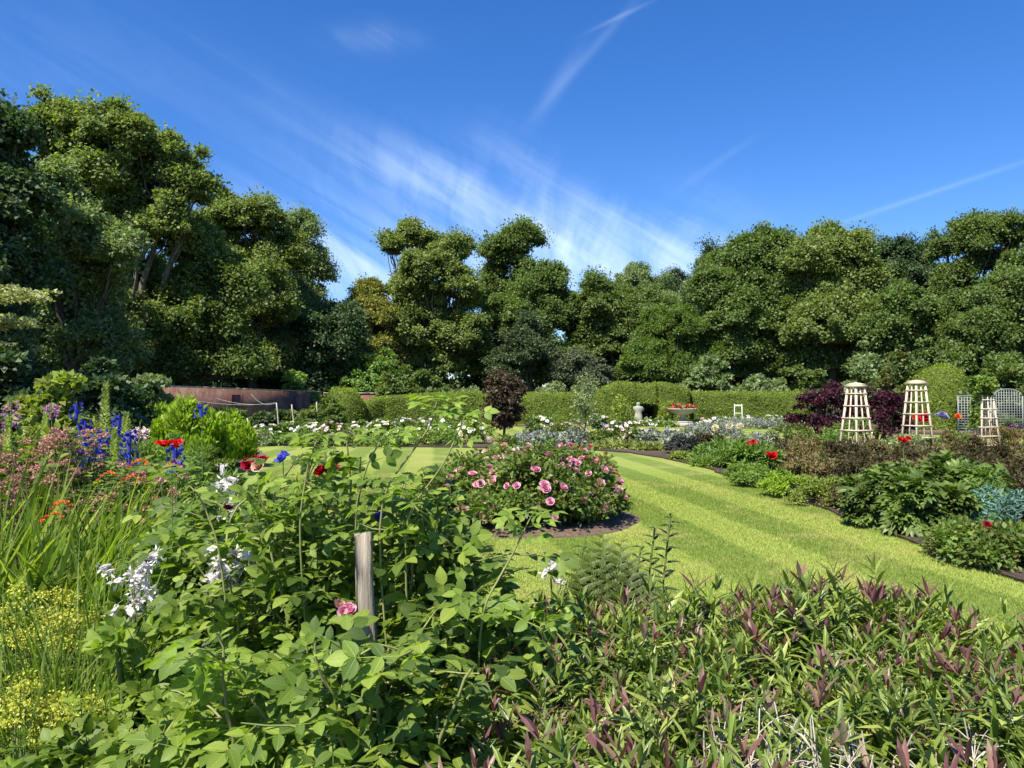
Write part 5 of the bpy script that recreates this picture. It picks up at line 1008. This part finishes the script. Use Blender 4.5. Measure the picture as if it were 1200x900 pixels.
        for e in p:
            t.tube(curve((e[0]*.25, e[1]*.25, 0), e, 6, (0, 0, .03)), np.linspace(.005, .003, 6), 4)
            for _ in range(3): q = e+np.array((rng.normal()*.09, rng.normal()*.09, rng.random()*.03)); t.tube(curve(e, q, 3), .0022, 3); clump_leaves(f, LEAF_FAR, q[None], .03, 26, .016, None, .4, .6, 1.0)
        b = MB(); q, d2 = dome_pts(260, w, w*.8, h*.93, .1, .75); b.inst(ROSE_LEAF3, q, nrm(d2+rsph(260)*.4), nrm(d2*.3+np.array((0, 0, 1))), .13); b.build('leaves', M_MIXG, root); f.build('sprays', FM['dusty'], root); t.build('stems', solid('reddish_stem', (.1, .1, .1)), root)
    # flat red heads
    for lab, px, py, Y, m, s, k in (('flat bright red flower head above rose leaves', 200, 522, 3.6, 'red', .045, 12), ('deep blue flower beside the dark red rose', 332, 537, 3.2, 'blue', .05, 3), ('blue flower head low among the rose leaves left of the post', 352, 574, 3.0, 'blue', .04, 2), ('blue flower right above the weathered post', 446, 607, 2.6, 'blue', .04, 3), ('purple flower close to the bottom edge left', 382, 887, 1.9, 'purple', .03, 2)):
        x = GX(px, Y); root = thing('border_flower', lab, 'flower', (x, Y, .03)); t = MB(); z = ZH(py, Y)-.03; stem_to(t, 0, (0, 0, z), .004); t.build('stem', GREENSTEM, root); add_flowers(root, [(rng.normal()*.03*(k > 4)+rng.normal()*.01, rng.normal()*.02, z+rng.normal()*.008) for _ in range(k)], [(0, -.4, 1)]*k, BLOOM_FAR, FM[m], s)
    # feathery lime shrubs at the lawn corner and mid-distance greens
    fe = dict(T=LEAF_FARN, size=.16, n=9000, rc=.28, flat=1.5, rnd=.45, upw=.1, droop=-.9, nst=12, cat='shrub')
    for lab, px, Y, w, top in (('feathery lime green shrub nearest the brick wall', 190, 20, 70, 484), ('tall feathery lime green shrub, middle of three', 222, 18.5, 84, 479), ('feathery green shrub at the lawn corner, lowest of three', 268, 20.5, 58, 499)):
        pl('feathery_shrub', lab, px, Y, w, top, M_LIMEF, **fe)
    md = dict(n=4500, rc=.16, size=.09, T=LEAF_LANCE, nst=20)
    for lab, px, Y, w, top, m in (('mid green leafy clump before the feathery shrubs', 200, 13, 90, 512, M_MIDG), ('dark green clump left of the feathery shrubs', 130, 13.5, 100, 498, M_MIXG), ('green clump behind the pink sprays at the left edge', 20, 11, 120, 498, M_MIXG), ('mixed green clump between delphiniums and lawn', 215, 8.5, 110, 545, M_MIDG), ('bright green clump below the red flat head', 178, 7.2, 90, 550, M_FRESH), ('broad green leafy clump at the lawn edge left of the shrub rose', 238, 6.2, 90, 590, M_MIXG), ('leafy clump behind the crocosmia blades', 80, 8.2, 140, 530, M_MIXG), ('green clump hiding the left lawn edge', 265, 9.5, 60, 556, M_MIDG), ('low green clump at the foot of the feathery shrubs', 235, 15.5, 70, 528, M_MIXG)):
        pl('perennial_plant', lab, px, Y, w, top, m, **md)
    # palmate-leaved clumps along the bottom left
    gp = [(200, 2.45, 815, .22, .125, 'biggest lobed leaves, bottom left of centre'), (60, 2.5, 850, .24, .10, 'at the bottom left corner'), (120, 2.7, 800, .2, .085, 'between the yellow froth and big leaves'), (300, 2.3, 855, .2, .08, 'bottom edge under the low bellflower'), (420, 2.05, 850, .17, .09, 'under the shaded rose leaves'), (490, 2.0, 870, .15, .09, 'bottom edge near the hebe'), (150, 2.25, 880, .2, .075, 'bottom edge, second from the corner'), (20, 2.3, 890, .16, .09, 'very corner, lowest leaves'), (250, 2.1, 845, .16, .12, 'largest pale leaf, right of the big ones')]
    for px, Y, py, w, s, lab in gp:
        x = GX(px, Y); h = ZH(py, Y); root = thing('geranium_plant', 'lobed leaf geranium clump '+lab, 'geranium', (x, Y, .03)); b = MB(); t = MB(); n = 75; q, d = dome_pts(n, w, w, h, .05, .75)
        b.inst(PALM if s > .08 else PALM7, q, nrm(d*np.array((1, 1, .1))+rsph(n)*.3), nrm(d*.35+np.array((0, -.1, 1))+rsph(n)*.25), s*(.6+.6*rng.random(n)))
        for e in q: t.tube(curve((e[0]*.15, e[1]*.15, 0), e, 5, (0, 0, .03)), .0022, 3)
        b.build('leaves', M_GERAN, root); t.build('stems', GREENSTEM, root)
    # mixed leafy plants that fill the gaps in front
    mx = dict(n=2600, rc=.09, nst=30, inner=.4, flat=1.0, rnd=.7, cat='perennial')
    for lab, px, Y, w, top, m, T, s in (('bushy plant with small leaves under the white bells', 175, 3.0, 120, 715, M_ROSEY, LEAF_OVATE, .055), ('bushy green plant behind the left bellflower', 215, 3.6, 130, 640, M_MIXG, LEAF_OVATE, .06), ('narrow leaved plant with fuzzy tips at the bottom edge', 230, 2.0, 150, 880, M_GREY, LEAF_LANCE, .05), ('green plant low between crocosmia and thin blades', 60, 3.9, 160, 690, M_MIXG, LEAF_LANCE, .08), ('leafy plant beneath the rose canes in deep shade', 330, 2.7, 160, 760, M_MIXG, LEAF_OVATE, .06), ('leafy plant in the shade right of the post', 490, 2.5, 150, 760, M_MIXG, LEAF_OVATE, .06), ('seedy low plant at the bottom edge left of the rose', 320, 1.9, 120, 880, M_FRESH, LEAF_LANCE, .035), ('leafy plant left of the feathery seed heads', 110, 2.35, 110, 865, M_MIXG, LEAF_OVATE, .05), ('sage leaved plant below the thin blades', 130, 2.8, 90, 830, M_GREY, LEAF_LANCE, .08), ('small leaved plant below the hebe and rose', 570, 2.3, 110, 800, M_MIXG, LEAF_OVATE, .05)):
        pl('leafy_plant', lab, px, Y, w, top, m, T=T, size=s, **mx)
    # dark upright lily stems and fern fronds above the hebe
    for lab, px, Y, py, n in (('upright dark green lily stem, rightmost beside the fern', 770, 2.95, 604, 84), ('lily stem leaning left of the rightmost one', 752, 3.05, 618, 76), ('short lily stem close to the hebe tips', 735, 2.95, 640, 60), ('lily stem left of the fern fronds', 668, 3.0, 640, 60)):
        x = GX(px, Y); h = ZH(py, Y)-.03; root = thing('lily_stem', lab, 'lily stem', (x, Y, .03), 'leafy lily stems by the fern'); t = MB(); c = curve((0, 0, -.03), (.05, 0, h), 10, (-.03, 0, 0)); t.tube(c, .004, 5); t.build('stem', GREENSTEM, root); b = MB(); k = np.linspace(2, 9, n); i = np.minimum(k.astype(int), 8); w = (k-i)[:, None]; p = c[i]*(1-w)+c[i+1]*w; a = np.arange(n)*2.4; L = .125*np.linspace(1, .35, n)
        b.inst(LEAF_LANCE, p, np.stack([np.cos(a), np.sin(a), .35+.3*np.sin(a*3)], -1), np.stack([.3*np.sin(a), -.7+0*a, 1+0*a], -1), L); b.build('leaves', M_LILY, root)
    for i, (px, py, Y, lean) in enumerate(((690, 640, 2.9, -.08), (706, 622, 2.95, .03), (728, 632, 2.9, .1), (674, 660, 2.85, -.16), (742, 655, 2.85, .14))):
        x = GX(705, Y); root = thing('fern_frond', 'fern frond in front of the lawn, '+['second from left', 'tallest in the middle', 'second from right', 'leftmost leaning', 'rightmost leaning'][i], 'fern', (x, Y, .03), 'fern fronds above the hebe'); h = ZH(py, Y)-.03; e = np.array((GX(px, Y)-x, 0, h)); c = curve((0, 0, 0), e, 24, (-(e[0])*.3, 0, 0)); t = MB(); t.tube(c, np.linspace(.004, .0012, 24), 4); t.build('stem', GREENSTEM, root); b = MB()
        n = 44; k = np.linspace(9, 22.9, n); ii = k.astype(int); w = (k-ii)[:, None]; p = c[ii]*(1-w)+c[ii+1]*w; L = .19*np.sin(np.linspace(.5, 3.0, n)); s = np.where(np.arange(n) % 2, 1., -1.)
        b.inst(LEAF_FERN, p, nrm(np.stack([s, 0*s-.15, .45+0*s], -1)), nrm(np.stack([0*s, 0*s-1, .6+0*s], -1)), L); b.build('leaflets', M_FERN, root)
    # ground cover under everything
    b = MB(); n = 60000; x = rng.uniform(-5.2, .6, n); y = rng.uniform(1.2, 6.5, n); k = (x < -.68*(y-5.2)*.5+.3) & (x > -.72*y-.4) & (x < .55-(np.maximum(y-2.6, 0))*.75); x, y = x[k], y[k]; n = len(x); z = .03+(.16+.12*np.sin(x*3.1)*np.cos(y*2.7)+.25*rng.random(n))*(1-.4*(y < 2)); 
    b.inst(LEAF_OVATE, np.stack([x, y, z], -1), nrm(rsph(n)*np.array((1, 1, .3))), nrm(rsph(n)*.5+np.array((0, 0, 1))), .06*(.6+.8*rng.random(n))); o = b.build('ground_cover', M_MIXG); tag(o, 'tangle of small green leaves covering the soil under the border plants', 'ground cover', kind='stuff')
M_LILY = leafmat('backlit_lily_leaf', [(.02, .045, .012), (.04, .08, .02)], .2)  # darkness of backlit leaves put into the leaf colour
LEAF_FERN = join_t([(diamond(.8), (0, .06+.11*i, 0), (s*.9, .55, 0), (0, 0, 1), .22*(1-i*.09)) for i in range(9) for s in (-1, 1)]+[(strip_t(.03, 2, 0), (0, 0, 0), (0, 1, 0), (0, 0, 1), 1.0)])
left_border()
